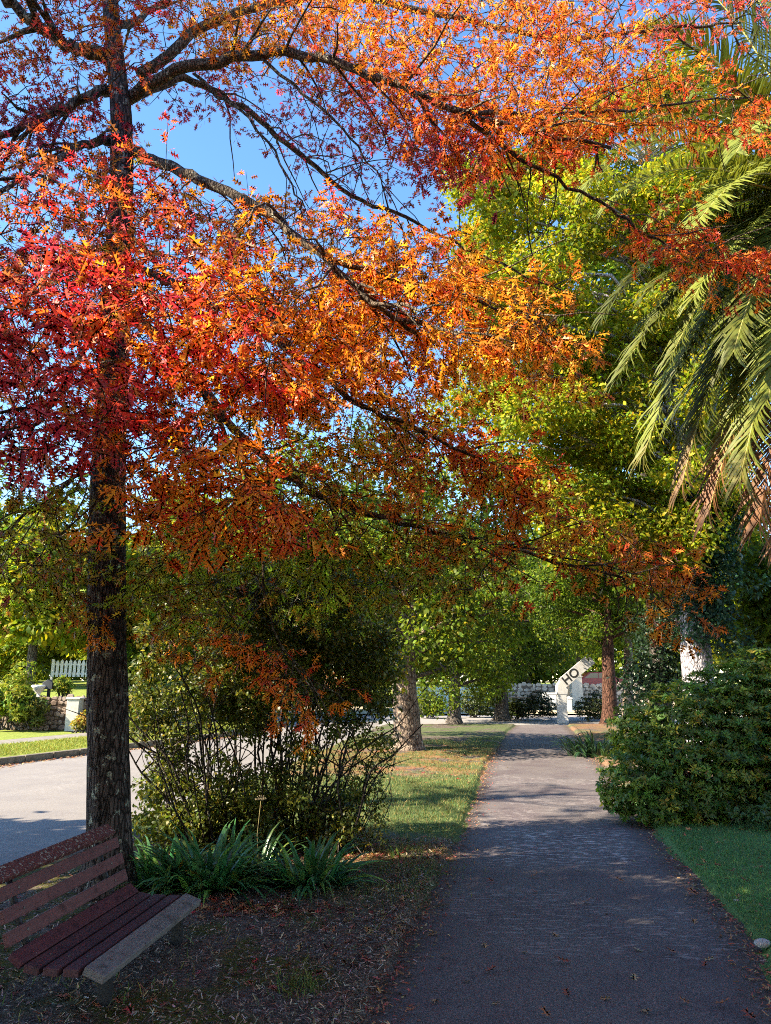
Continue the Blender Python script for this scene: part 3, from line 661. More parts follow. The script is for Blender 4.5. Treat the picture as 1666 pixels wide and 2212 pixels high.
shade_tree(1.5, -10.5, 6.5, 5.2, 5.6, 16000, 89, 'unseen tree on the path behind the camera added to block the low sky', .5)
shade_tree(10.5, -6.5, 6.5, 4.8, 5.2, 16000, 90, 'unseen tree behind the camera on the lawn side added to block the low sky', .45)

# ------------------------------------------------------------------ palm
def build_palm():
    rs = np.random.RandomState(9); Y0 = 14.2
    Cc = P(1765, 440, Y0); base = np.array([Cc[0], Y0, -.02])
    t = thing('palm_tree', 'date palm with long arching fronds at the right edge', 'palm tree', base)
    M_TR = bark_mat('palm_bark', (.08, .055, .035), (.26, .19, .12), None, 6, .7, 2.2)
    pts = [base] + [(base[0] + .05 * math.sin(k), Y0, Cc[2] * k / 6) for k in range(1, 7)]
    rough_trunk('trunk', pts, [.5, .45, .43, .43, .45, .5, .55], M_TR, t, 24, .1, .2, 3, 12)
    MG = M_PALM; m_rach = plain('frond_rib', (.32, .30, .08), (.45, .38, .12), 8, .6)
    m_dead = plain('dead_frond_rib', (.22, .12, .06), (.3, .18, .1), 8, .8)
    def frond(tip, ctrl, dead=0, lw=1.0, start=None):
        a = Cc + rs.normal(size=3) * .12 if start is None else start
        b_, c_ = np.array(ctrl, float), np.array(tip, float); n = 24
        line = [(1 - s) ** 2 * a + 2 * s * (1 - s) * b_ + s * s * c_ for s in np.linspace(0, 1, n)]
        m = MB(); m.tube(line, list(np.linspace(.035, .006, n)), 5); o = m.build('frond', m_rach if dead < .8 else m_dead, t, True)
        tone = rs.choice([.45, .7, 1.0, 1.15]); k = 105; S = np.linspace(.12, .995, k); ps, ds, ns, ss, ws, cs = [], [], [], [], [], []
        L = np.linalg.norm(c_ - a) * .14 + .14
        for s in S:
            p = (1 - s) ** 2 * a + 2 * s * (1 - s) * b_ + s * s * c_; tg = nrm(2 * (1 - s) * (b_ - a) + 2 * s * (c_ - b_))
            sd = nrm(np.cross(tg, [0, 0, 1])) if abs(tg[2]) < .97 else np.array([1., 0, 0]); upv = np.cross(sd, tg)
            for sg in (-1, 1):
                dr = nrm(tg * (.55 + .9 * s ** 3) + sd * sg * (.85 - .35 * s) + upv * .28 + rs.normal(size=3) * .10 - np.array([0, 0, .10 * rs.rand()]))
                ps.append(p); ds.append(dr); ns.append(upv + sd * sg * -.5 + rs.normal(size=3) * .1)
                ss.append(L * (.4 + .6 * math.sin(math.pi * min(s * .8 + .14, 1)) ** .7) * rs.uniform(.85, 1.1)); ws.append(.05 * lw * rs.uniform(.8, 1.1))
                dd = np.clip((s - (1 - dead)) * 4, 0, 1) if dead else 0
                g = np.array((.15, .185, .03)) * tone * rs.uniform(.75, 1.2); br = np.array((.20, .095, .04)) * rs.uniform(.7, 1.15); cs.append(g * (1 - dd) + br * dd)
        ps, ds, ns, ss, ws, cs = map(np.array, (ps, ds, ns, ss, ws, cs))
        TV = np.array([(0, .3, 0), (0, -.3, 0), (.3, .5, 0), (.3, -.5, 0), (.7, .36, -.03), (.7, -.36, -.03), (1, 0, -.12)], float)
        TT = np.array([(0, 1, 3), (0, 3, 2), (2, 3, 5), (2, 5, 4), (4, 5, 6)])
        V, T = scatter(TV, TT, ps, ds, ns, ss, ws, rs.uniform(.05, .25, len(ps)))
        tri_mesh('leaves', V, T, MG, o, np.repeat(cs, len(TV), 0))
    Q = P
    specs = [((1392, 70), (1580, 60), 13.4, 0), ((1268, 405), (1420, 190), 13.0, 0), ((1325, 430), (1490, 290), 12.6, 0), ((1410, 480), (1560, 330), 12.2, 0),
             ((1480, 520), (1640, 270), 11.4, 0), ((1308, 675), (1440, 470), 13.6, 0), ((1345, 800), (1500, 520), 13.2, 0), ((1394, 975), (1500, 640), 13.8, .08), ((1475, 1040), (1570, 640), 13.6, .2),
             ((1532, 1105), (1640, 700), 13.4, .4), ((1640, 1125), (1690, 800), 13.2, .9), ((1600, 1030), (1690, 620), 12.6, .1), ((1585, 760), (1680, 420), 11.6, 0), ((1470, -70), (1640, 40), 14.6, 0),
             ((1570, -130), (1690, 60), 14.4, 0), ((1650, -160), (1740, 60), 13.6, 0), ((1500, 640), (1620, 440), 12.2, 0), ((1440, 260), (1600, 190), 15.4, 0), ((1540, 900), (1640, 560), 14.8, 0), ((1660, 860), (1720, 560), 11.6, 0),
             ((1590, 330), (1690, 150), 10.9, 0), ((1500, 200), (1620, 110), 13.0, 0), ((1690, 1160), (1730, 860), 13.8, 1), ((1560, 800), (1660, 520), 13.2, 0), ((1420, 690), (1560, 500), 13.0, 0)]
    for k in range(14):
        tu, tv = rs.uniform(1400, 1680), rs.uniform(250, 1000); q = rs.uniform(.45, .7)
        specs.append(((tu, tv), (tu + (1765 - tu) * q, min(tv, 440) - 40 - rs.uniform(0, 160) + .35 * max(tv - 440, 0)), rs.uniform(12.6, 15.5), 0))
    for (tu, tv), (cu, cv), y, dead in specs:
        frond(Q(tu, tv, y), Q(cu, cv, (y + Y0) / 2), dead)
    for k in range(44):     # the far side of the crown
        a = rs.uniform(-1.5, 1.9); e = rs.uniform(-.7, 1.2); L = rs.uniform(3.4, 4.4)
        dv = np.array([math.cos(a) * math.cos(e), math.sin(a) * math.cos(e), math.sin(e)])
        tip = Cc + dv * L; frond(tip + np.array([0, 0, -.6]), Cc + dv * L * .55 + np.array([0, 0, 1.0]), 0)
build_palm()

# ------------------------------------------------------------------ hedge bush on the right
def rosettes(rs, p, out, k, size, pal, V_=NARROW_V, T_=NARROW_T):
    n = len(p); ax = nrm(out * .6 + rdir(rs, n) * .45 + np.array([0, 0, .45]))
    q = np.repeat(p, k, 0); A = np.repeat(ax, k, 0); r = rdir(rs, n * k); r = nrm(r - A * (r * A).sum(1, keepdims=True))
    d = nrm(r + A * rs.uniform(.0, .9, (n * k, 1))); nn = A + rdir(rs, n * k) * .25
    s = size * rs.uniform(.7, 1.2, n * k); c = np.repeat(pick(rs, pal, n, .22), k, 0) * rs.uniform(.85, 1.15, (n * k, 1))
    V, T = scatter(V_, T_, q + r * .008, d, nn, s, s, rs.uniform(0, .3, n * k))
    return V, T, np.repeat(np.clip(c, 0, 1), len(V_), 0)
def lobed_bush(name, label, base, lobes, nros, k, size, pal, seed, cat='shrub', group=None, stems=10, mat=None, sr=.03, tiers=True):
    rs = np.random.RandomState(seed); t = thing(name, label, cat, base, group); lb = np.array(lobes)
    w = lb[:, 3] ** 2; idx = rs.choice(len(lb), nros, p=w / w.sum()); d = rdir(rs, nros)
    f = np.where(rs.rand(nros) < .72, rs.uniform(.88, 1.06, nros), rs.uniform(.35, .9, nros))
    f *= 1 + .24 * (fbm(d[:, 0] * 3 + idx, d[:, 1] * 3 + d[:, 2] * 4, seed) - .5)
    p = lb[idx, :3] + d * (lb[idx, 3] * f)[:, None]
    if tiers: p[:, 2] += .05 * np.sin(p[:, 2] * 24 + p[:, 0] * 3)
    keep = p[:, 2] > base[2] + .04; p, d = p[keep], d[keep]
    V, T, c = rosettes(rs, p, d, k, size, pal); tri_mesh('foliage', V, T, mat or M_SHADYLEAF, t, c)
    m = MB()
    for q in lb:
        for j in range(max(1, stems // len(lb) + 1)):
            a = np.array(base) + np.array([rs.normal() * .25, rs.normal() * .2, 0]); e = q[:3] + rdir(rs, 1)[0] * q[3] * .6; L = np.linalg.norm(e - a)
            mid = (a + e) / 2 + rs.normal(size=3) * .1 * L; m.tube([a, mid, e], [sr, sr * .7, sr * .25], 5, False)
    m.build('stems', BARK_GREY, t, True)
    return t
hb = G(1530, 1775)
lob = [(1385, 1690, 12.4, .62), (1345, 1705, 12.4, .34), (1400, 1610, 13.0, .55), (1365, 1580, 13.4, .42), (1470, 1575, 13.2, .75), (1480, 1680, 12.6, .75), (1575, 1520, 13.6, .75), (1560, 1620, 13.0, .85), (1580, 1700, 12.6, .75),
       (1660, 1495, 13.8, .8), (1670, 1580, 13.2, .95), (1670, 1680, 12.6, .85), (1775, 1545, 13.6, 1.2), (1770, 1650, 12.9, 1.1), (1515, 1520, 14.0, .5), (1440, 1740, 12.0, .35), (1520, 1740, 12.1, .4), (1880, 1600, 13, 1.2)]
lobed_bush('hedge_bush', 'big dense dark green bush crowding the right edge of the path', hb, [np.array([*P(u, v, y), r]) for u, v, y, r in lob], 15000, 9, .095, [((.14, .25, .045), 4), ((.20, .31, .05), 2), ((.08, .16, .035), 3), ((.33, .35, .05), 1)], 51, stems=30)
lobed_bush('seedling_shrub', 'small light green seedling at the foot of the hedge bush', G(1625, 1790), [np.array([*P(1600, 1752, 11.6), .16]), np.array([*P(1650, 1765, 11.4), .2]), np.array([*P(1690, 1740, 11.6), .22])], 90, 8, .09, [((.07, .14, .045), 1)], 52, stems=6, sr=.008)
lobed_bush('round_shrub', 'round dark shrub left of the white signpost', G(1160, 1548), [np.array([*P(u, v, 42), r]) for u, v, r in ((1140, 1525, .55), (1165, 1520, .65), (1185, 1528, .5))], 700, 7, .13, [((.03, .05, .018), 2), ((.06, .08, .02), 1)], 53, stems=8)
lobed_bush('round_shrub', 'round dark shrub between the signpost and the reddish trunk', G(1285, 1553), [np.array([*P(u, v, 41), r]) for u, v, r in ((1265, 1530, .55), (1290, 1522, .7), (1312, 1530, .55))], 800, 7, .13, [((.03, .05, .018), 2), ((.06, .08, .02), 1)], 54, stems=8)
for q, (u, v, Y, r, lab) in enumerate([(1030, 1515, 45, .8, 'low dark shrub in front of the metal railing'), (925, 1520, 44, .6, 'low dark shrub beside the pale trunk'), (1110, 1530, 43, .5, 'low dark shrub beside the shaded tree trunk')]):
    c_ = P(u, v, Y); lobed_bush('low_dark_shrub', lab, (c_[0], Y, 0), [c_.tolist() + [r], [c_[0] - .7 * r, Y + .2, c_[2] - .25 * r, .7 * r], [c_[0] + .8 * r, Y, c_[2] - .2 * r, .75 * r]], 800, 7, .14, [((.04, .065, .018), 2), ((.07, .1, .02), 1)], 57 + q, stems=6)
# ------------------------------------------------------------------ many-stemmed shrub beside the oak
def stem_shrub():
    rs = np.random.RandomState(15); base = G(560, 1835)
    t = thing('stemmed_shrub', 'tall dark shrub of many bare stems between oak and path', 'shrub', base)
    bk = bark_mat('shrub_bark', (.03, .024, .022), (.11, .09, .08), None, 20)
    m = MB(); tops = []
    for k in range(74):
        b = base + np.array([rs.uniform(-1.15, 1.15), rs.uniform(-.4, .5), -.02]); sp = (b[0] - base[0]) * .5
        e = b + np.array([sp * 1.1 + rs.normal() * .3, rs.normal() * .45, rs.uniform(1.2, 2.9)]); mid = (b + e) / 2 + rs.normal(size=3) * .1 + np.array([-sp * .18, 0, .1])
        r = rs.uniform(.010, .024); ln = smooth_line([b, b * .55 + mid * .45 + rs.normal(size=3) * .03, mid, mid * .5 + e * .5 + rs.normal(size=3) * .05, e], 3); m.tube(ln, list(np.linspace(r, r * .35, len(ln))), 6, False); tops.append(e)
        for q in range(3):
            a = ln[rs.randint(5, len(ln))]; e2 = a + np.array([rs.normal() * .35, rs.normal() * .3, rs.uniform(.1, .6)]); m.tube([a, (a + e2) / 2 + rs.normal(size=3) * .05, e2], [r * .5, r * .35, r * .15], 4, False); tops.append(e2)
    def cloud(poly, yr, n, r):
        return poly_clumps(rs, poly, yr, n, r, .6)
    Y = base[1]
    cl = cloud([(440, 1240), (600, 1200), (780, 1250), (840, 1330), (830, 1450), (780, 1520), (620, 1500), (520, 1560), (440, 1500)], (Y - .9, Y + .3), 110, (.14, .30)) + cloud([(300, 1180), (600, 1150), (860, 1230), (850, 1560), (300, 1540)], (Y - .9, Y + .3), 120, (.10, .2)) + cloud([(330, 1500), (840, 1500), (840, 1740), (330, 1740)], (Y - .7, Y + .4), 100, (.08, .17))
    cl2 = cloud([(290, 1500), (440, 1490), (420, 1650), (300, 1760)], (Y - .3, Y + .9), 22, (.14, .28))
    cl3 = cloud([(290, 1730), (440, 1700), (640, 1720), (760, 1700), (760, 1820), (560, 1850), (300, 1830)], (Y - .5, Y + .5), 80, (.12, .24))
    V, T, c = crown_mesh(rs, cl + cl2 + cl3, 58000, .062, [((.08, .115, .02), 4), ((.13, .16, .025), 3), ((.24, .24, .035), 1.4)], LEAF_V, LEAF_T, .2, .4)
    tri_mesh('foliage', V, T, M_SHADYLEAF, t, c)
    tw = m
    for q in cl + cl2 + cl3:
        e = np.array(q[:3]); tp = np.array(tops); a = tp[np.linalg.norm(tp - e, axis=1).argmin()]
        if e[2] < .7: a = base + np.array([np.clip(e[0] - base[0], -1, 1), 0, 0])
        tw.tube([a, (a + e) / 2 + rs.normal(size=3) * .04, e], [.008, .006, .003], 3, False)
    tw.build('stems', bk, t, True)
stem_shrub()
lsb = G(770, 1850)
lobed_bush('low_shrub', 'low twiggy shrub with sunlit yellow green painted into its leaves leaning over the grass', lsb, [np.array([*P(u, v, y), r]) for u, v, y, r in ((720, 1710, 10.6, .3), (770, 1680, 10.8, .28), (810, 1720, 10.6, .26), (760, 1780, 10.2, .3), (805, 1790, 10.1, .22), (700, 1790, 10.2, .3), (830, 1640, 11.2, .2), (800, 1590, 11.4, .22), (850, 1600, 11.6, .16))], 620, 6, .055, [((.10, .12, .02), 2), ((.2, .2, .03), 2), ((.06, .09, .02), 2)], 55, stems=24, sr=.008, tiers=False)  # yellow green leaf colours stand in for sun on this shrub

# ------------------------------------------------------------------ strap-leaved clumps
def strap_plant(name, label, base, n, L, seed, pal, spread=.22, w=.035, droop=1.0, group='strap leaved clumps', stalk=False):
    rs = np.random.RandomState(seed); t = thing(name, label, 'plant', base, group); V, T, Cc = [], [], []
    for k in range(n):
        a = rs.uniform(0, 2 * math.pi); r = spread * math.sqrt(rs.rand()); p = np.array(base) + np.array([r * math.cos(a), r * math.sin(a) * .8, -.02])
        a2 = a + rs.normal() * .5; hd = np.array([math.cos(a2), math.sin(a2), 0]); el = rs.uniform(.45, 1.35); l = L * rs.uniform(.65, 1.1); seg = 7
        d = hd * math.cos(el) + np.array([0, 0, math.sin(el)]); sd = np.array([-math.sin(a2), math.cos(a2), 0]) + np.array([0, 0, rs.normal() * .2]); n0 = len(V)
        col = pick(rs, pal, 1, .2)[0]; bend = droop * rs.uniform(.7, 1.5)
        for i in range(seg):
            f = i / (seg - 1); ww = w * .5 * (1 - f ** 3) * (.7 + .6 * math.sin(math.pi * min(f + .2, 1))) + .001; nn = np.cross(sd, d)
            for x, zoff in ((-1, .25), (0, 0), (1, .25)): V.append(p + sd * ww * x + nn * ww * zoff); Cc.append(col)
            p = p + d * l / (seg - 1); d = nrm(d + np.array([0, 0, -1]) * bend * .28 * (f + .15) * 1.3 + hd * .08)
        for i in range(seg - 1):
            for x in (0, 1): q = n0 + i * 3 + x; T.append((q, q + 1, q + 4, q + 3))
    tri_mesh('leaves', np.array(V), np.array(T), M_STRAP, t, np.array(Cc), True)
    if stalk:
        m = MB(); a = np.array(base) + np.array([.02, 0, 0]); e = a + np.array([.0, 0, .78]); m.tube([a, (a + e) / 2 + np.array([-.03, 0, 0]), e], [.005, .0045, .004], 6)
        s = m.build('flower_stalk', plain('dry_stalk', (.16, .13, .05), (.24, .2, .09), 9, .8), t, True)
        h = MB()
        for k in range(46):
            dv = rdir(rs, 1)[0]; dv[2] = abs(dv[2]) * .8; q = e + dv * rs.uniform(.03, .075); h.tube([e, q], [.0015, .0015], 3, False); h.tube([q - dv * .008, q, q + dv * .008], [.002, .008, .002], 5)
        h.build('seed_head', plain('dry_seed_head', (.14, .11, .07), (.26, .22, .14), 30, .9), s)
    return t
DG = [((.06, .19, .08), 3), ((.09, .24, .09), 3), ((.18, .34, .08), 1), ((.3, .2, .03), .12)]
strap_plant('agapanthus', 'clump of strap leaves pressed against the oak trunk', G(355, 1918), 120, .72, 91, DG, .3, .04)
strap_plant('agapanthus', 'largest glossy strap leaved clump between oak and red fallen leaves', G(455, 1922), 210, .82, 92, DG, .36, .055)
strap_plant('agapanthus', 'thin strap leaved clump with a dried flower head on a stalk', G(555, 1880), 50, .72, 93, [((.05, .12, .04), 3), ((.12, .18, .04), 1)], .2, .034, stalk=True)
strap_plant('agapanthus', 'strap leaved clump nearest the path on the left', G(668, 1915), 130, .76, 94, DG, .3, .052)
strap_plant('agapanthus', 'dark strap leaved clump across the path under the reddish trunk', G(1290, 1632), 150, 1.1, 95, [((.03, .075, .035), 3), ((.045, .1, .045), 2)], .85, .06, 1.3)
strap_plant('agapanthus', 'small strap leaved clump beside the sunlit leaves by the path', G(865, 1862), 16, .28, 96, [((.12, .2, .04), 1)], .1, .02)
gcb = G(680, 1955)
lobed_bush('ground_cover', 'low creeping dark green plant spilling below the strap leaves', gcb, [np.array([*P(u, v, 8.5), r]) for u, v, r in ((600, 1930, .14), (640, 1945, .17), (690, 1950, .18), (735, 1950, .15), (660, 1925, .15), (710, 1930, .14), (560, 1940, .1))], 520, 8, .045, [((.03, .075, .035), 2), ((.05, .1, .04), 1)], 56, 'plant', stems=10, sr=.005, tiers=False)

# ------------------------------------------------------------------ grass, litter, fallen leaves
def grass(name, label, x, y, zf, L, wd, pal, seed):
    rs = np.random.RandomState(seed); n = len(x); p = np.stack([x, y, zf(x, y) - .004], 1)
    d = nrm(np.stack([rs.normal(size=n) * .45, rs.normal(size=n) * .45, np.ones(n)], 1)); nn = rdir(rs, n) * np.array([1, 1, .1])
    l = L * rs.uniform(.5, 1.4, n); V, T = scatter(BLADE_V, BLADE_T, p, d, nn, l, wd * rs.uniform(.7, 1.3, n), rs.uniform(.0, .5, n))
    tone = .75 + .5 * fbm(x * 1.2, y * 1.2, seed)
    c = np.repeat(np.clip(pick(rs, pal, n, .15) * tone[:, None], 0, 1), len(BLADE_V), 0)
    o = tri_mesh(name, V, T, M_GRASS, None, c); tagp(o, label, 'grass', None, 'stuff'); return o
rsg = np.random.RandomState(3)
n = 60000; y = 5.2 + 9.0 * rsg.rand(n) ** 1.2; x = xr(y) + .08 + (rsg.rand(n) ** 1.15) * (5.5 + .0 * y)
k = x < (y * .56 + .9); x, y = x[k], y[k]
grass('grass', 'short green lawn grass right of the path', x, y, lawn_z, .055, .007, [((.09, .25, .10), 4), ((.13, .29, .10), 3), ((.28, .32, .12), .7)], 4)
n = 90000; y = 8.0 + 21 * rsg.rand(n); x = road_r(y) + (xl(y) - .05 - road_r(y)) * rsg.rand(n)
g, l, m = zone_left(x, y); k = rsg.rand(n) < g ** 1.5; x, y = x[k], y[k]
grass('grass', 'thin patchy grass left of the path', x, y, bed_z, .06, .009, [((.08, .16, .06), 3), ((.16, .2, .07), 3), ((.32, .28, .12), 2)], 5)
n = 160000; y = np.linspace(4, 36, n); x = road_l(y) - .3 - 2.8 * rsg.rand(n)
k = rsg.rand(n) < .35; x, y = x[k], y[k]
grass('grass', 'sunny grass of the verge across the road', x, y, lambda a, b: .15 + .02 * (road_l(b) - a), .07, .014, [((.2, .27, .05), 3), ((.34, .36, .09), 2)], 6)
# tufts by the bench and path
tx, ty = [], []
for u, v, n, r in ((640, 2150, 160, .10), (880, 1850, 120, .14), (235, 2165, 40, .3), (100, 2130, 60, .4), (700, 1990, 50, .35), (820, 1930, 90, .3), (600, 2060, 30, .4), (930, 1880, 120, .25)):
    b = G(u, v); tx.append(b[0] + rsg.normal(size=n) * r); ty.append(b[1] + rsg.normal(size=n) * r)
grass('grass', 'sparse grass tufts on the bare soil around the bench', np.concatenate(tx), np.concatenate(ty), bed_z, .09, .008, [((.10, .16, .05), 3), ((.22, .22, .06), 1)], 8)

def flat_leaves(name, x, y, zf, size, pal, seed, mat, tmpl=(OAK_V, OAK_T), lift=.008, tilt=.3):
    rs = np.random.RandomState(seed); n = len(x); p = np.stack([x, y, zf(x, y) + lift], 1); a = rs.uniform(0, 2 * math.pi, n)
    d = np.stack([np.cos(a), np.sin(a), rs.normal(size=n) * .12], 1); nn = np.stack([rs.normal(size=n) * tilt, rs.normal(size=n) * tilt, np.ones(n)], 1)
    s = size * rs.uniform(.6, 1.2, n); V, T = scatter(tmpl[0], tmpl[1], p, d, nn, s, s * rs.uniform(.7, 1.1, n), rs.uniform(-.3, .3, n))
    return tri_mesh(name, V, T, mat, None, np.repeat(pick(rs, pal, n, .2), len(tmpl[0]), 0))
M_DRY = leaf_mat('fallen_leaf', .15, .7, .2)
DRY = [((.42, .16, .10), 3), ((.36, .10, .10), 3), ((.42, .26, .13), 3), ((.5, .36, .2), 1.5), ((.14, .08, .05), 2)]
n = 1000; y = 5 + 6.2 * rsg.rand(n); x = xl(y) - .05 - (rsg.rand(n) ** 1.3) * 4.2; k = fbm(x * 1.1, y * 1.1, 50) > .45; x, y = x[k], y[k]
q = G(550, 1975); n = 320; x = np.concatenate([x, q[0] + rsg.normal(size=n) * .42]); y = np.concatenate([y, q[1] + rsg.normal(size=n) * .13])
n = 1500; yy = 16.5 + 12 * rsg.rand(n); xx = xl(yy) - .1 - 6 * rsg.rand(n); x = np.concatenate([x, xx]); y = np.concatenate([y, yy])
n = 300; yy = 9.6 + 1.1 * rsg.rand(n); xx = xl(yy) - .1 - 1.9 * rsg.rand(n); x = np.concatenate([x, xx]); y = np.concatenate([y, yy])
k = x > road_r(y) + .1
tagp(flat_leaves('leaf_litter', x[k], y[k], bed_z, .10, DRY + [((.5, .07, .07), 1)], 60, M_DRY), 'fallen oak leaves scattered over the soil left of the path', 'leaf litter', None, 'stuff')
n = 130; y = 5.5 + 7 * rsg.rand(n); x = xr(y) + .15 + 3.5 * rsg.rand(n) ** 1.4
tagp(flat_leaves('lawn_leaves', x, y, lawn_z, .10, DRY, 63, M_DRY, lift=.04), 'scattered brown leaves on the right hand lawn', 'leaf litter', None, 'stuff')
CH_V = np.array([(0, .5, 0), (0, -.5, 0), (1, .35, .04), (1, -.35, .04)], float); CH_T = np.array([(0, 1, 3), (0, 3, 2)])
n = 26000; y = 4.6 + 6.4 * rsg.rand(n) ** 1.3; x = xl(y) - .02 - (rsg.rand(n) ** 1.5) * 4.4; k = (x > road_r(y) + .1)
x, y = x[k], y[k]; rs_ = np.random.RandomState(1); n = len(x); p = np.stack([x, y, bed_z(x, y) + .006], 1); a = rs_.uniform(0, 6.3, n)
V, T = scatter(CH_V, CH_T, p, np.stack([np.cos(a), np.sin(a), rs_.normal(size=n) * .25], 1), np.stack([rs_.normal(size=n) * .5, rs_.normal(size=n) * .5, np.ones(n)], 1), rs_.uniform(.01, .06, n), rs_.uniform(.004, .012, n), rs_.uniform(-.5, .5, n))
tagp(tri_mesh('bark_litter', V, T, M_DRY, None, np.repeat(pick(rs_, [((.36, .30, .25), 3), ((.14, .1, .08), 3), ((.55, .50, .45), 1.5), ((.26, .14, .10), 2)], n, .25), 4, 0)), 'small bark chips and twigs strewn on the soil', 'bark litter', None, 'stuff')
# crumbs along both path edges
n = 5200; y = 4.6 + 22 * rsg.rand(n) ** 1.5; sd = rsg.rand(n) < .5; off = np.abs(rsg.normal(size=n)) * .16
x = np.where(sd, xl(y) + off - .02, xr(y) - off + .05); p = np.stack([x, y, x * 0 + .0], 1); a = rsg.uniform(0, 6.3, n)
V, T = scatter(CH_V, CH_T, p, np.stack([np.cos(a), np.sin(a), rsg.normal(size=n) * .2], 1), np.stack([rsg.normal(size=n) * .4, rsg.normal(size=n) * .4, np.ones(n)], 1), rsg.uniform(.01, .05, n), rsg.uniform(.005, .018, n), rsg.uniform(-.4, .4, n))
tagp(tri_mesh('edge_litter', V, T, M_DRY, None, np.repeat(pick(rsg, DRY + [((.4, .34, .28), 2)], n, .25), 4, 0)), 'leaf crumbs and twigs gathered along the path edges', 'leaf litter', None, 'stuff')
# gutter leaves across the road
n = 1500; y = 14 + 22 * rsg.rand(n); x = road_l(y) + np.abs(rsg.normal(size=n)) * .3 + .02
tagp(flat_leaves('gutter_leaves', x, y, lambda a, b: a * 0 - .02, .12, [((.5, .26, .14), 2), ((.6, .4, .25), 1)], 66, M_DRY), 'pale dry leaves lying in the gutter across the road', 'leaf litter', None, 'stuff')

# single leaves one can count on the path
protos = []
rs_ = np.random.RandomState(77)
for kx, (c, sz) in enumerate([((.40, .17, .09), .13), ((.46, .28, .15), .12), ((.33, .10, .07), .12), ((.50, .40, .24), .10)]):
    V, T = scatter(OAK_V, OAK_T, np.array([[-.5 * sz, 0, .012]]), np.array([[1., 0, .05]]), np.array([[.15, .1, 1.]]), np.array([sz]), np.array([sz]), np.array([(-.35, .25, -.2, .35)[kx]]))
    me_o = tri_mesh('fallen_leaf', V, T, M_DRY, None, np.repeat(np.array([c]), len(V), 0)); protos.append(me_o)
for o in protos: tagp(o, 'curled brown oak leaf lying on the dark asphalt path', 'leaf', 'fallen leaves on the path')
spots = [(965, 2068), (1048, 2043), (1060, 2100), (1132, 2057), (1218, 2080), (1372, 2112), (1378, 2052), (1500, 1990), (1498, 1933), (1522, 2088), (1533, 2072), (1700, 2170), (1560, 2175), (1480, 2168), (1155, 1928), (1112, 1980), (936, 2018), (1268, 1952), (1310, 1974), (1225, 2150), (1308, 2158), (1070, 2168), (940, 2163), (1600, 2145), (1395, 2185), (1180, 2195), (1370, 1860), (1250, 1880), (1155, 1895), (1060, 1905), (1340, 1905), (1450, 2060), (1010, 2120), (890, 2190), (1620, 2200), (1200, 2020), (1540, 1935), (1090, 1850)]
for i, (u, v) in enumerate(spots):
    g_ = G(u, v)
    o = protos[i] if i < 4 else protos[rs_.randint(4)].copy()
    if i >= 4: C.objects.link(o)
    o.location = (g_[0], g_[1], -.001); o.rotation_euler = (0, 0, rs_.uniform(0, 6.28)); s = rs_.uniform(.75, 1.15); o.scale = (s, s, s)
m = MB(); a, b = G(940, 1957, .012), G(972, 1954, .02); m.tube([a, (a + b) / 2 + np.array([0, .01, .004]), b], [.010, .012, .007], 7)
tagp(m.build('twig', plain('twig_bark', (.06, .045, .035), (.14, .11, .09), 30, .9), None, True), 'short dark broken twig lying across the path', 'twig')
def stone(u, v, r, label, z=.03, col=((.35, .33, .31), (.55, .52, .5))):
    rs = np.random.RandomState(int(u)); import bmesh
    me = bpy.data.meshes.new('stone'); b = bmesh.new(); bmesh.ops.create_icosphere(b, subdivisions=3, radius=r)
    for q in b.verts:
        c = q.co; f = 1 + .3 * (float(fbm(np.array(c.x / r * 1.3 + 4), np.array(c.y / r * 1.3 + c.z / r), int(u))) - .5); q.co = Vector((c.x * f * 1.3, c.y * f, c.z * f * .65))
    b.to_mesh(me); b.free(); me.polygons.foreach_set('use_smooth', [True] * len(me.polygons)); o = link('stone', me, plain('stone_%d' % u, *col, 20, .9))
    g_ = G(u, v); o.location = (g_[0], g_[1], z); tagp(o, label, 'stone')
stone(1648, 2052, .055, 'pale rounded stone in the soil at the lawn edge', .05)
stone(1592, 1958, .04, 'small grey stone beside the lawn edge', .04)

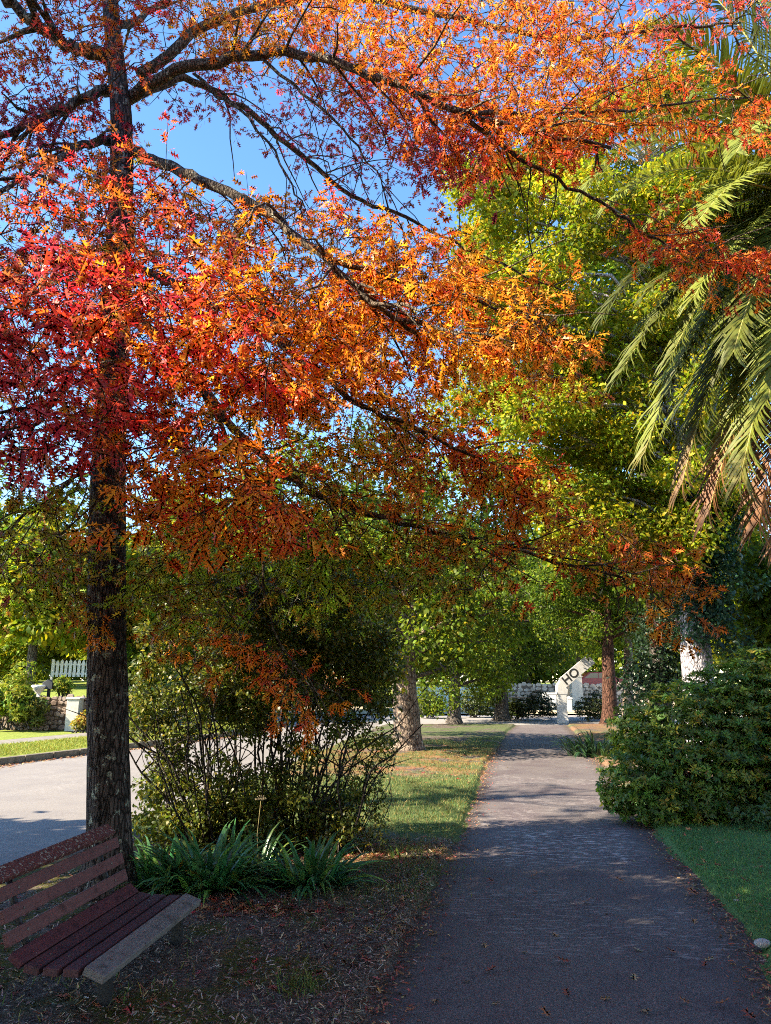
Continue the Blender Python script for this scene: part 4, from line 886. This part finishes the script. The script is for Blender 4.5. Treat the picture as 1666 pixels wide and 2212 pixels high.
# ------------------------------------------------------------------ bench
def bench():
    hs = H - .33; Np = np.array([hs * -.984, hs * 2.854]); Fp = np.array([hs * -.873, hs * 3.77])
    ax = np.array([*(Fp - Np), 0]); Lb = np.linalg.norm(ax); ax /= Lb; bk = np.array([-ax[1], ax[0], 0]); zz = np.array([0, 0, 1.])
    o3 = np.array([*Np, 0.0])
    t = thing('park_bench', 'slatted reddish brown park bench with a grey front plank', 'bench', (*(o3 + ax * Lb / 2)[:2], 0))
    def wood(name, c1, c2, lich=None, amt=.62):
        m, nt, out = newmat(name); v = coords(nt); rot = N(nt, 'ShaderNodeMapping')
        rot.inputs['Rotation'].default_value = (0, 0, -math.atan2(ax[1], ax[0])); rot.inputs['Scale'].default_value = (1, 1, 1); nt.links.new(v, rot.inputs['Vector'])
        st_ = N(nt, 'ShaderNodeMapping'); st_.inputs['Scale'].default_value = (2.2, 26, 26); nt.links.new(rot.outputs[0], st_.inputs['Vector'])
        g = noise_n(nt, st_.outputs[0], 2.2, 6, .65); w_ = noise_n(nt, v, 7, 5, .7)
        r = ramp(nt, [(.3, c1), (.7, c2)]); nt.links.new(g, r.inputs[0])
        c = mixc(nt, thresh(nt, w_, .52, .72), r.outputs[0], [q * .55 for q in c1])
        if lich: c = mixc(nt, thresh(nt, noise_n(nt, v, 34, 5, .75), amt, amt + .04), c, lich)
        principled(nt, out, c, .72, .3, g, .35, .004); return m
    paint = wood('bench_paint', (.075, .032, .036), (.135, .06, .064)); worn = wood('bench_seat_paint', (.075, .022, .03), (.13, .042, .05), (.40, .38, .33), .66)
    toprail = wood('bench_top_rail', (.10, .03, .03), (.16, .055, .05), (.36, .34, .29), .56); grey = wood('bench_grey_plank', (.13, .115, .11), (.23, .21, .20), (.30, .28, .26), .64)
    faded = wood('bench_back_paint', (.12, .048, .05), (.19, .085, .082))
    def slat(m, d, z, w_, th, ang, e0=0.0, e1=0.0):
        c = o3 + ax * (Lb + e1 + e0) / 2 + ax * (-e0 + 0) + bk * d + zz * z
        dirw = bk * math.cos(ang) + zz * math.sin(ang)
        m.box(c, (Lb + e0 + e1, w_, th), ax, dirw); return c, dirw
    s = MB(); sl = [(.215, .325, .108, .05, R(0)), (.355, .325, .108, .05, R(2)), (.492, .332, .108, .05, R(9)), (.608, .382, .108, .05, R(36))]
    for d, z, w_, th, a in sl[:3]: slat(s, d, z, w_, th, a, 0, .0)
    seat = s.build('seat', paint, t, bevel=.006)
    s = MB(); slat(s, *sl[3]); rear = s.build('rear_seat_board', worn, t, bevel=.006); rear['label'] = 'rearmost seat board speckled with pale lichen'
    s = MB(); slat(s, .055, .318, .155, .055, R(20)); fr = s.build('front_plank', grey, t, bevel=.007); fr['label'] = 'weathered grey front plank'
    s = MB(); bl = [(.690, .50), (.735, .635), (.79, .765)]
    for d, z in bl: slat(s, d, z, .090, .036, R(69), 0, 0)
    back = s.build('backrest', faded, t, bevel=.005)
    s = MB(); slat(s, .862, .868, .115, .05, R(38), .0, 0.0); tp = s.build('top_rail', toprail, t, bevel=.006); tp['label'] = 'red top rail crusted with lichen'
    steel = plain('bench_black_steel', (.012, .012, .014), (.03, .03, .033), 20, .5, .4); mb_ = plain('bench_bolt_steel', (.1, .09, .085), (.25, .22, .2), 60, .5, .5, metal=.6)
    for f in (.14, .86):
        L0 = o3 + ax * Lb * f
        leg = MB()
        leg.box(L0 + bk * .085 + zz * .125, (.055, .085, .29), ax, bk)
        leg.build('leg', steel, t, bevel=.004)
        sp = MB(); sp.tube([L0 + bk * .02 + zz * .272, L0 + bk * .25 + zz * .285, L0 + bk * .5 + zz * .29, L0 + bk * .64 + zz * .34, L0 + bk * .735 + zz * .50, L0 + bk * .80 + zz * .66, L0 + bk * .868 + zz * .82], .024, 8)
        sp.build('back_support', steel, t, True)
    def bolts(lst, parent):
        m = MB()
        for d, z, th, a in lst:
            for f in (.13, .87):
                nrm_ = -bk * math.sin(a) + zz * math.cos(a); c = o3 + ax * Lb * f + bk * d + zz * z + nrm_ * (th / 2)
                m.tube([c - nrm_ * .002, c + nrm_ * .005, c + nrm_ * .008], [.011, .011, .006], 8)
        m.build('bolt_heads', mb_, parent)
    bolts([(d, z, .05, a) for d, z, w_, th, a in sl[:3]], seat); bolts([(d, z, .036, R(69)) for d, z in bl], back); bolts([(.055, .318, .055, R(20))], fr)
bench()

# ------------------------------------------------------------------ street furniture and gardens in the distance
M_WHITE = plain('white_paint', (.66, .64, .60), (.80, .78, .74), 6, .6, .3, .1)
M_BLACK = plain('black_paint', (.015, .015, .015), (.03, .03, .03), 9, .5)
def text_mesh(body, size, name, mat, parent, origin, xa, ya, off=.012):
    cu = bpy.data.curves.new(name, 'FONT'); cu.body = body; cu.size = size; cu.extrude = .006; cu.align_x = 'CENTER'; cu.align_y = 'CENTER'; cu.offset = size * .018
    o = bpy.data.objects.new('tmp', cu); dg = bpy.context.evaluated_depsgraph_get(); C.objects.link(o); dg.update()
    me = bpy.data.meshes.new_from_object(o.evaluated_get(dg)); bpy.data.objects.remove(o)
    xa, ya = nrm(np.array(xa, float)), nrm(np.array(ya, float)); za = np.cross(xa, ya)
    for v in me.vertices: v.co = Vector(tuple(np.array(origin) + xa * v.co.x + ya * v.co.y + za * (v.co.z + off)))
    me.materials.clear(); return link(name, me, mat, parent)
pb = G(1216, 1562); Yp = pb[1]
t = thing('signpost', 'white signpost with a slanted arm lettered HO at the path end', 'signpost', pb)
s = Yp / FL * 1.02
m = MB(); m.box(pb + np.array([0, 0, .8]), (9 * s * 2, 9 * s * 2, 1.75)); m.box(pb + np.array([0, 0, .1]), (.5, .5, .22)); M_SIGN = plain('shaded_sign_paint', (.40, .39, .38), (.55, .54, .52), 5, .7)  # white paint greyed to put the shade on the sign into its colour
m.build('post', M_SIGN, t, bevel=.02)
z0 = P(1216, 1496, Yp)[2]
m = MB(); m.prism([pb + np.array([-.29, -.24, z0 - .1]), pb + np.array([.27, -.24, z0 - .1]), pb + np.array([.36, -.24, z0 + .42]), pb + np.array([.05, -.24, z0 + .78]), pb + np.array([-.24, -.24, z0 + .36])], (0, .44, 0)); m.build('collar', M_SIGN, t, bevel=.02)
dx = nrm(np.array([.78, 0, .62])); dz = np.array([-dx[2], 0, dx[0]]); c0 = pb + np.array([.12, -.30, z0 + .55])
m = MB(); m.box(c0 + dx * .85, (2.0, .56, .09), dx, dz); arm = m.build('sign_arm', M_SIGN, t, bevel=.015)
text_mesh('HO', .62, 'lettering', M_BLACK, arm, c0 + dx * .42 + np.array([0, -.046, 0]), dx, dz, .004)

# notice board, poles and pillars by the far wall
Yn = 49.5; a = P(1195, 1512, Yn); b0 = np.array([a[0], Yn, .06])
t = thing('notice_board', 'low white framed notice board on the far pavement', 'sign', b0); zc = a[2]
m = MB(); m.box((a[0], Yn, zc), (1.15, .03, .72)); m.build('panel', plain('notice_panel', (.5, .52, .55), (.62, .63, .65), 4, .6), t)
m = MB()
for q in (-.62, .62): m.box((a[0] + q, Yn, zc), (.1, .08, .88))
for q in (-.41, .41): m.box((a[0], Yn - .002, zc + q), (1.14, .08, .1))
m.build('frame', M_WHITE, t, bevel=.008)
for q in (-.5, .5):
    m = MB(); m.box((a[0] + q, Yn + .05, zc * .5), (.08, .05, zc)); m.build('leg', M_WHITE, t)
def post(u, vtop, Y, w_, label, mat, name='post', cap=True, z0=.06):
    a = P(u, vtop, Y); h = a[2]; b = np.array([a[0], Y, z0]); t = thing(name, label, name.replace('_', ' '), b)
    m = MB(); m.box((a[0], Y, (h + z0) / 2), (w_, w_, h - z0)); m.build('shaft', mat, t, bevel=.01)
    if cap:
        m = MB(); m.box((a[0], Y, h + .03), (w_ + .1, w_ + .1, .06)); m.add([(a[0] - w_ / 2, Y - w_ / 2, h + .06), (a[0] + w_ / 2, Y - w_ / 2, h + .06), (a[0] + w_ / 2, Y + w_ / 2, h + .06), (a[0] - w_ / 2, Y + w_ / 2, h + .06), (a[0], Y, h + .06 + w_ * .35)], [(0, 1, 4), (1, 2, 4), (2, 3, 4), (3, 0, 4), (3, 2, 1, 0)]); m.build('cap', mat, t)
M_BROWNPOST = plain('brown_post_wood', (.22, .17, .11), (.34, .27, .18), 8, .8)
post(1212, 1492, 52, .14, 'slim white pole just right of the signpost', M_WHITE, 'marker_pole', False)
post(1222, 1476, 55, .42, 'square brown timber gatepost behind the white pole', M_BROWNPOST, 'gatepost')
post(1229, 1509, 53, .32, 'short white bollard beside the timber gatepost', M_WHITE, 'bollard')
post(1243, 1462, 57, .78, 'broad cream gate pillar in front of the rubble wall', plain('cream_render', (.5, .45, .36), (.66, .6, .5), 5, .8), 'gate_pillar')
def rubble(name, lo, hi, y, z0, z1, th, seed, c1, c2, label, n, big=.3, grp=None):
    """wall: mortar core with individual projecting stones in one mesh"""
    rs = np.random.RandomState(seed); t = thing(name, label, 'wall', ((lo + hi) / 2, y, z0), grp); m = MB(); m.box(((lo + hi) / 2, y, (z0 + z1) / 2), (hi - lo, th * .8, z1 - z0)); m.build('core', plain(name + '_mortar', [q * .35 for q in c1], [q * .6 for q in c1], 9, .95), t)
    s = MB(); zc = z0 + big * .3
    while zc < z1 + .05:
        x = lo
        while x < hi:
            w_ = rs.uniform(.6, 1.5) * big; h = rs.uniform(.6, 1.0) * big; c = np.array([x + w_ / 2, y - th * .4 - rs.uniform(0, .04), zc + rs.normal() * .11 * big])
            k = rs.randint(5, 8); a0 = rs.rand() * 6; poly = [c + np.array([math.cos(a0 + 6.283 * j / k) * w_ * .5 * rs.uniform(.8, 1.05), 0, math.sin(a0 + 6.283 * j / k) * h * .5 * rs.uniform(.8, 1.05)]) for j in range(k)]
            s.prism(poly, (0, .12, 0)); x += w_ * rs.uniform(.8, 1.0)
        zc += big * .72
    mm, nt, out = newmat(name + '_stone'); v = coords(nt); vo = N(nt, 'ShaderNodeTexVoronoi'); vo.inputs['Scale'].default_value = 2.6; nt.links.new(v, vo.inputs['Vector'])
    sp = N(nt, 'ShaderNodeSeparateColor'); nt.links.new(vo.outputs['Color'], sp.inputs[0]); r = ramp(nt, [(.1, c1), (.9, c2)]); nt.links.new(sp.outputs[0], r.inputs[0]); nn = noise_n(nt, v, 12, 5); principled(nt, out, mixc(nt, .4, r.outputs[0], mixc(nt, nn, c1, c2)), .9, .2, nn, .6, .03)
    s.build('stones', mm, t, bevel=.02)
rubble('rubble_wall', 8.5, 26, 60, .06, 1.75, .5, 3, (.26, .20, .15), (.62, .54, .44), 'pale rubble stone wall across the side street', 0, .42)
sheet('upper_bank', [(-30, 60.25, .95), (80, 60.25, .95), (80, 120, 1.6), (-30, 120, 1.6)], M_VERGE)
# red car behind the wall
def car(u, Y, z, label):
    c = np.array([P(u, 1466, Y)[0], Y, z]); t = thing('parked_car', label, 'car', c)
    red = plain('car_red_paint', (.42, .02, .035), (.5, .03, .045), 2, .25, .6, .02); gl = plain('car_glass', (.03, .05, .07), (.05, .08, .11), 2, .08, .7, .0); ty = plain('tyre_rubber', (.015, .015, .015), (.03, .03, .03), 9, .9)
    prof = [(-2.2, .35), (-2.25, .75), (-2.1, .98), (-1.25, 1.08), (-.6, 1.58), (.9, 1.62), (1.7, 1.12), (2.15, 1.0), (2.2, .4)]
    m = MB(); m.prism([c + np.array([x, -.85, zz]) for x, zz in prof], (0, 1.7, 0)); b = m.build('body', red, t, bevel=.06)
    for p4 in ([(-1.1, 1.1), (-.58, 1.5), (.05, 1.52), (.05, 1.1)], [(.12, 1.1), (.12, 1.52), (.85, 1.54), (1.45, 1.12)]):
        m = MB(); m.prism([c + np.array([x, -.865, zz]) for x, zz in p4], (0, .012, 0)); m.build('window', gl, t)
    for x in (-1.35, 1.35):
        for yy in (-.82, .64):
            m = MB(); m.tube([c + np.array([x, yy - .02, .33]), c + np.array([x, yy + .2, .33])], [.33, .33], 20); w_ = m.build('wheel', ty, t, bevel=.02)
            m = MB(); m.tube([c + np.array([x, yy - .035, .33]), c + np.array([x, yy - .015, .33])], [.2, .2], 14); m.build('rim', plain('wheel_rim', (.4, .4, .42), (.55, .55, .57), 5, .3, .5, metal=.8), w_)
    for x in (-2.2, 2.12):
        m = MB(); m.box(c + np.array([x, -.62, .82]), (.12, .36, .14)); m.build('headlight', M_WHITE, t, bevel=.02)
car(1285, 65, 1.15, 'red parked car half hidden behind the rubble wall')
# pale green boundary fence left of the corner trees
fa, fb = P(900, 1500, 54), P(1060, 1500, 54); t = thing('boundary_fence', 'pale blue green board fence behind the slim trees', 'fence', ((fa[0] + fb[0]) / 2, 54, .06))
m = MB()
for k in range(60):
    x = fa[0] - 1.5 + (fb[0] - fa[0] + 1.5) * k / 60; m.box((x, 54, .85), ((fb[0] - fa[0] + 1.5) / 60 - .02, .05, 1.55))
m.build('boards', plain('green_fence_paint', (.55, .66, .60), (.66, .76, .70), 5, .7), t)
m = MB(); m.box(((fa[0] - 1.5 + fb[0]) / 2, 53.95, 1.45), (fb[0] - fa[0] + 1.5, .05, .1)); m.box(((fa[0] - 1.5 + fb[0]) / 2, 53.95, .4), (fb[0] - fa[0] + 1.5, .05, .1)); m.build('rails', M_WHITE, t)
x0, x1 = P(985, 1500, 51)[0], P(1150, 1500, 51)[0]; t = thing('metal_railing', 'dark metal railing at the street corner', 'railing', ((x0 + x1) / 2, 51, .06)); m = MB()
for k in range(26): xx = x0 + (x1 - x0) * k / 25; m.box((xx, 51, .5), (.03, .03, .9))
m.build('bars', M_BLACK, t); m = MB(); m.box(((x0 + x1) / 2, 51, .97), (x1 - x0 + .1, .05, .05)); m.box(((x0 + x1) / 2, 51, .2), (x1 - x0 + .1, .045, .045)); m.build('rails', M_BLACK, t)

# garden across the road on the left
Yw = 30.0
wl, wr = P(-40, 1500, Yw)[0], P(158, 1500, Yw)[0]
rubble('garden_wall', wl - 6, wr + 1.0, Yw + .3, .25, 1.45, .4, 8, (.13, .085, .06), (.40, .31, .25), 'brown rubble retaining wall across the road beside the pale pillar', 0, .26)
a = P(167, 1500, Yw); t = thing('stone_pillar', 'pale square stone gate pillar at the end of the garden wall', 'pillar', (a[0], Yw - .1, .25))
m = MB(); m.box((a[0], Yw - .1, .82), (.48, .48, 1.2)); m.build('shaft', plain('pillar_stone', (.42, .40, .36), (.58, .56, .5), 7, .9), t, bevel=.015)
m = MB(); m.box((a[0], Yw - .1, 1.45), (.56, .56, .07)); m.build('cap', plain('pillar_cap', (.45, .43, .39), (.6, .57, .52), 7, .9), t, bevel=.012)
sheet('garden_bank', [(wl - 20, Yw + .45, 1.42), (wr + 1.5, Yw + .45, 1.42), (wr + 2.5, Yw + 12, 2.1), (wl - 20, Yw + 12, 2.1)], M_VERGE)
# garden urn
a = P(82, 1500, Yw + .2); t0 = np.array([a[0], Yw + .25, 1.46]); m = MB()
prof = [(.0, .16), (.05, .17), (.08, .09), (.14, .07), (.2, .1), (.3, .2), (.4, .27), (.46, .30), (.5, .26)]
m.tube([t0 + np.array([0, 0, z]) for z, r in prof], [r for z, r in prof], 18); tagp(m.build('garden_urn', M_WHITE, None, True), 'white footed garden urn on top of the wall', 'urn')
# picket fence on the bank
p0, p1 = P(112, 1440, Yw + 7), P(215, 1440, Yw + 7); t = thing('picket_fence', 'white picket fence on the raised garden behind the wall', 'fence', ((p0[0] + p1[0]) / 2, Yw + 7, 1.8))
zb = P(150, 1462, Yw + 7)[2]; zt = P(150, 1424, Yw + 7)[2]
m = MB(); xx = p0[0]; k = 0
while xx < p1[0]:
    w_ = .14; h = zt - (0.04 if k % 2 else 0); m.prism([(xx, Yw + 7, zb), (xx + w_, Yw + 7, zb), (xx + w_, Yw + 7, h - .1), (xx + w_ / 2, Yw + 7, h), (xx, Yw + 7, h - .1)], (0, .03, 0)); xx += .21; k += 1
m.build('pickets', M_WHITE, t); m = MB()
for z in (zb + .15, zt - .25): m.box(((p0[0] + p1[0]) / 2, Yw + 7.06, z), (p1[0] - p0[0], .05, .09))
m.build('rails', M_WHITE, t)
m = MB()
for xq in np.arange(p0[0], p1[0], 1.9): m.box((xq, Yw + 7.12, (zb + zt) / 2 - .2), (.1, .1, zt - zb + .4))
m.build('posts', M_WHITE, t)
# letterbox on a post
a = P(107, 1480, Yw + .4); t = thing('letterbox', 'dark letterbox on a post above the garden wall', 'letterbox', (a[0], Yw + .4, 1.45))
m = MB(); m.box((a[0], Yw + .4, 1.62), (.1, .1, .36)); m.build('post', M_BLACK, t)
m = MB(); m.prism([(a[0] - .2, Yw + .2, 1.8), (a[0] + .2, Yw + .2, 1.8), (a[0] + .2, Yw + .2, 2.05), (a[0], Yw + .2, 2.17), (a[0] - .2, Yw + .2, 2.05)], (0, .4, 0)); m.build('box', plain('letterbox_grey', (.03, .032, .035), (.06, .062, .065), 6, .5), t, bevel=.01)
GLp = [((.2, .26, .03), 3), ((.12, .2, .03), 3), ((.3, .33, .06), 1)]
def gb(u, v, Y, px, label, n, seed, pal=GLp, name='garden_shrub', size=.14, sq=1):
    r = px / FL * Y; c = P(u, v, Y); rs = np.random.RandomState(seed); lobes = [np.array([*(c + rdir(rs, 1)[0] * r * .55 * np.array([1, .6, sq])), r * rs.uniform(.4, .6)]) for _ in range(7)]
    lobed_bush(name, label, (c[0], Y, max(.2, c[2] - r * 1.1)), lobes, n, 6, size, pal, seed, 'shrub', 'garden shrubs across the road', stems=8, mat=M_GREEN, tiers=False)
gb(15, 1520, Yw - .6, 48, 'broad leaved bright shrub at the left edge of the photo', 600, 101, size=.2)
gb(72, 1535, Yw - .5, 32, 'loose olive shrub below the white urn', 420, 102, [((.17, .19, .05), 2), ((.1, .14, .04), 2)])
gb(140, 1485, Yw + .6, 24, 'trailing shrub on top of the wall beside the pillar', 260, 103)
gb(180, 1560, Yw - .8, 20, 'low yellowing plant at the foot of the pale pillar', 220, 104, [((.3, .3, .06), 2), ((.4, .26, .1), 1)])
gb(310, 1560, 29, 40, 'lit garden shrub seen right of the oak trunk', 400, 105)
gb(420, 1530, 31, 48, 'leafy garden shrub seen through the stems', 420, 106)
gb(40, 1470, Yw + 4, 46, 'clipped mound on the raised garden lawn', 480, 107)
gb(560, 1520, 36, 46, 'orange tinged shrub across the road behind the stems', 420, 108, [((.4, .24, .07), 2), ((.3, .27, .06), 2)], size=.17)
gb(720, 1500, 42, 46, 'pinkish autumn shrub across the road', 420, 109, [((.5, .28, .17), 2), ((.42, .26, .1), 2)], size=.18)
for q, (u, v, Y, px, lab) in enumerate([(255, 1455, 38, 62, 'tall hedge shrub just right of the oak trunk'), (345, 1450, 40, 60, 'tall hedge shrub behind the left half of the stemmed shrub'), (450, 1450, 43, 64, 'tall hedge shrub behind the middle of the stemmed shrub'), (560, 1445, 46, 62, 'tall hedge shrub behind the hanging orange leaves'), (670, 1450, 50, 60, 'tall hedge shrub behind the right stems'), (780, 1455, 54, 58, 'tall hedge shrub left of the pale trunk'), (30, 1425, 40, 60, 'tall hedge shrub above the clipped mound')]):
    gb(u, v, Y, px, lab, 1000, 120 + q, [(GY, 3), (GB, 3), (GG, 2)], 'hedge_shrub', .24)
print('oak leaves', NL, 'tris', sum(len(o.data.polygons) for o in bpy.data.objects if o.type == 'MESH'))
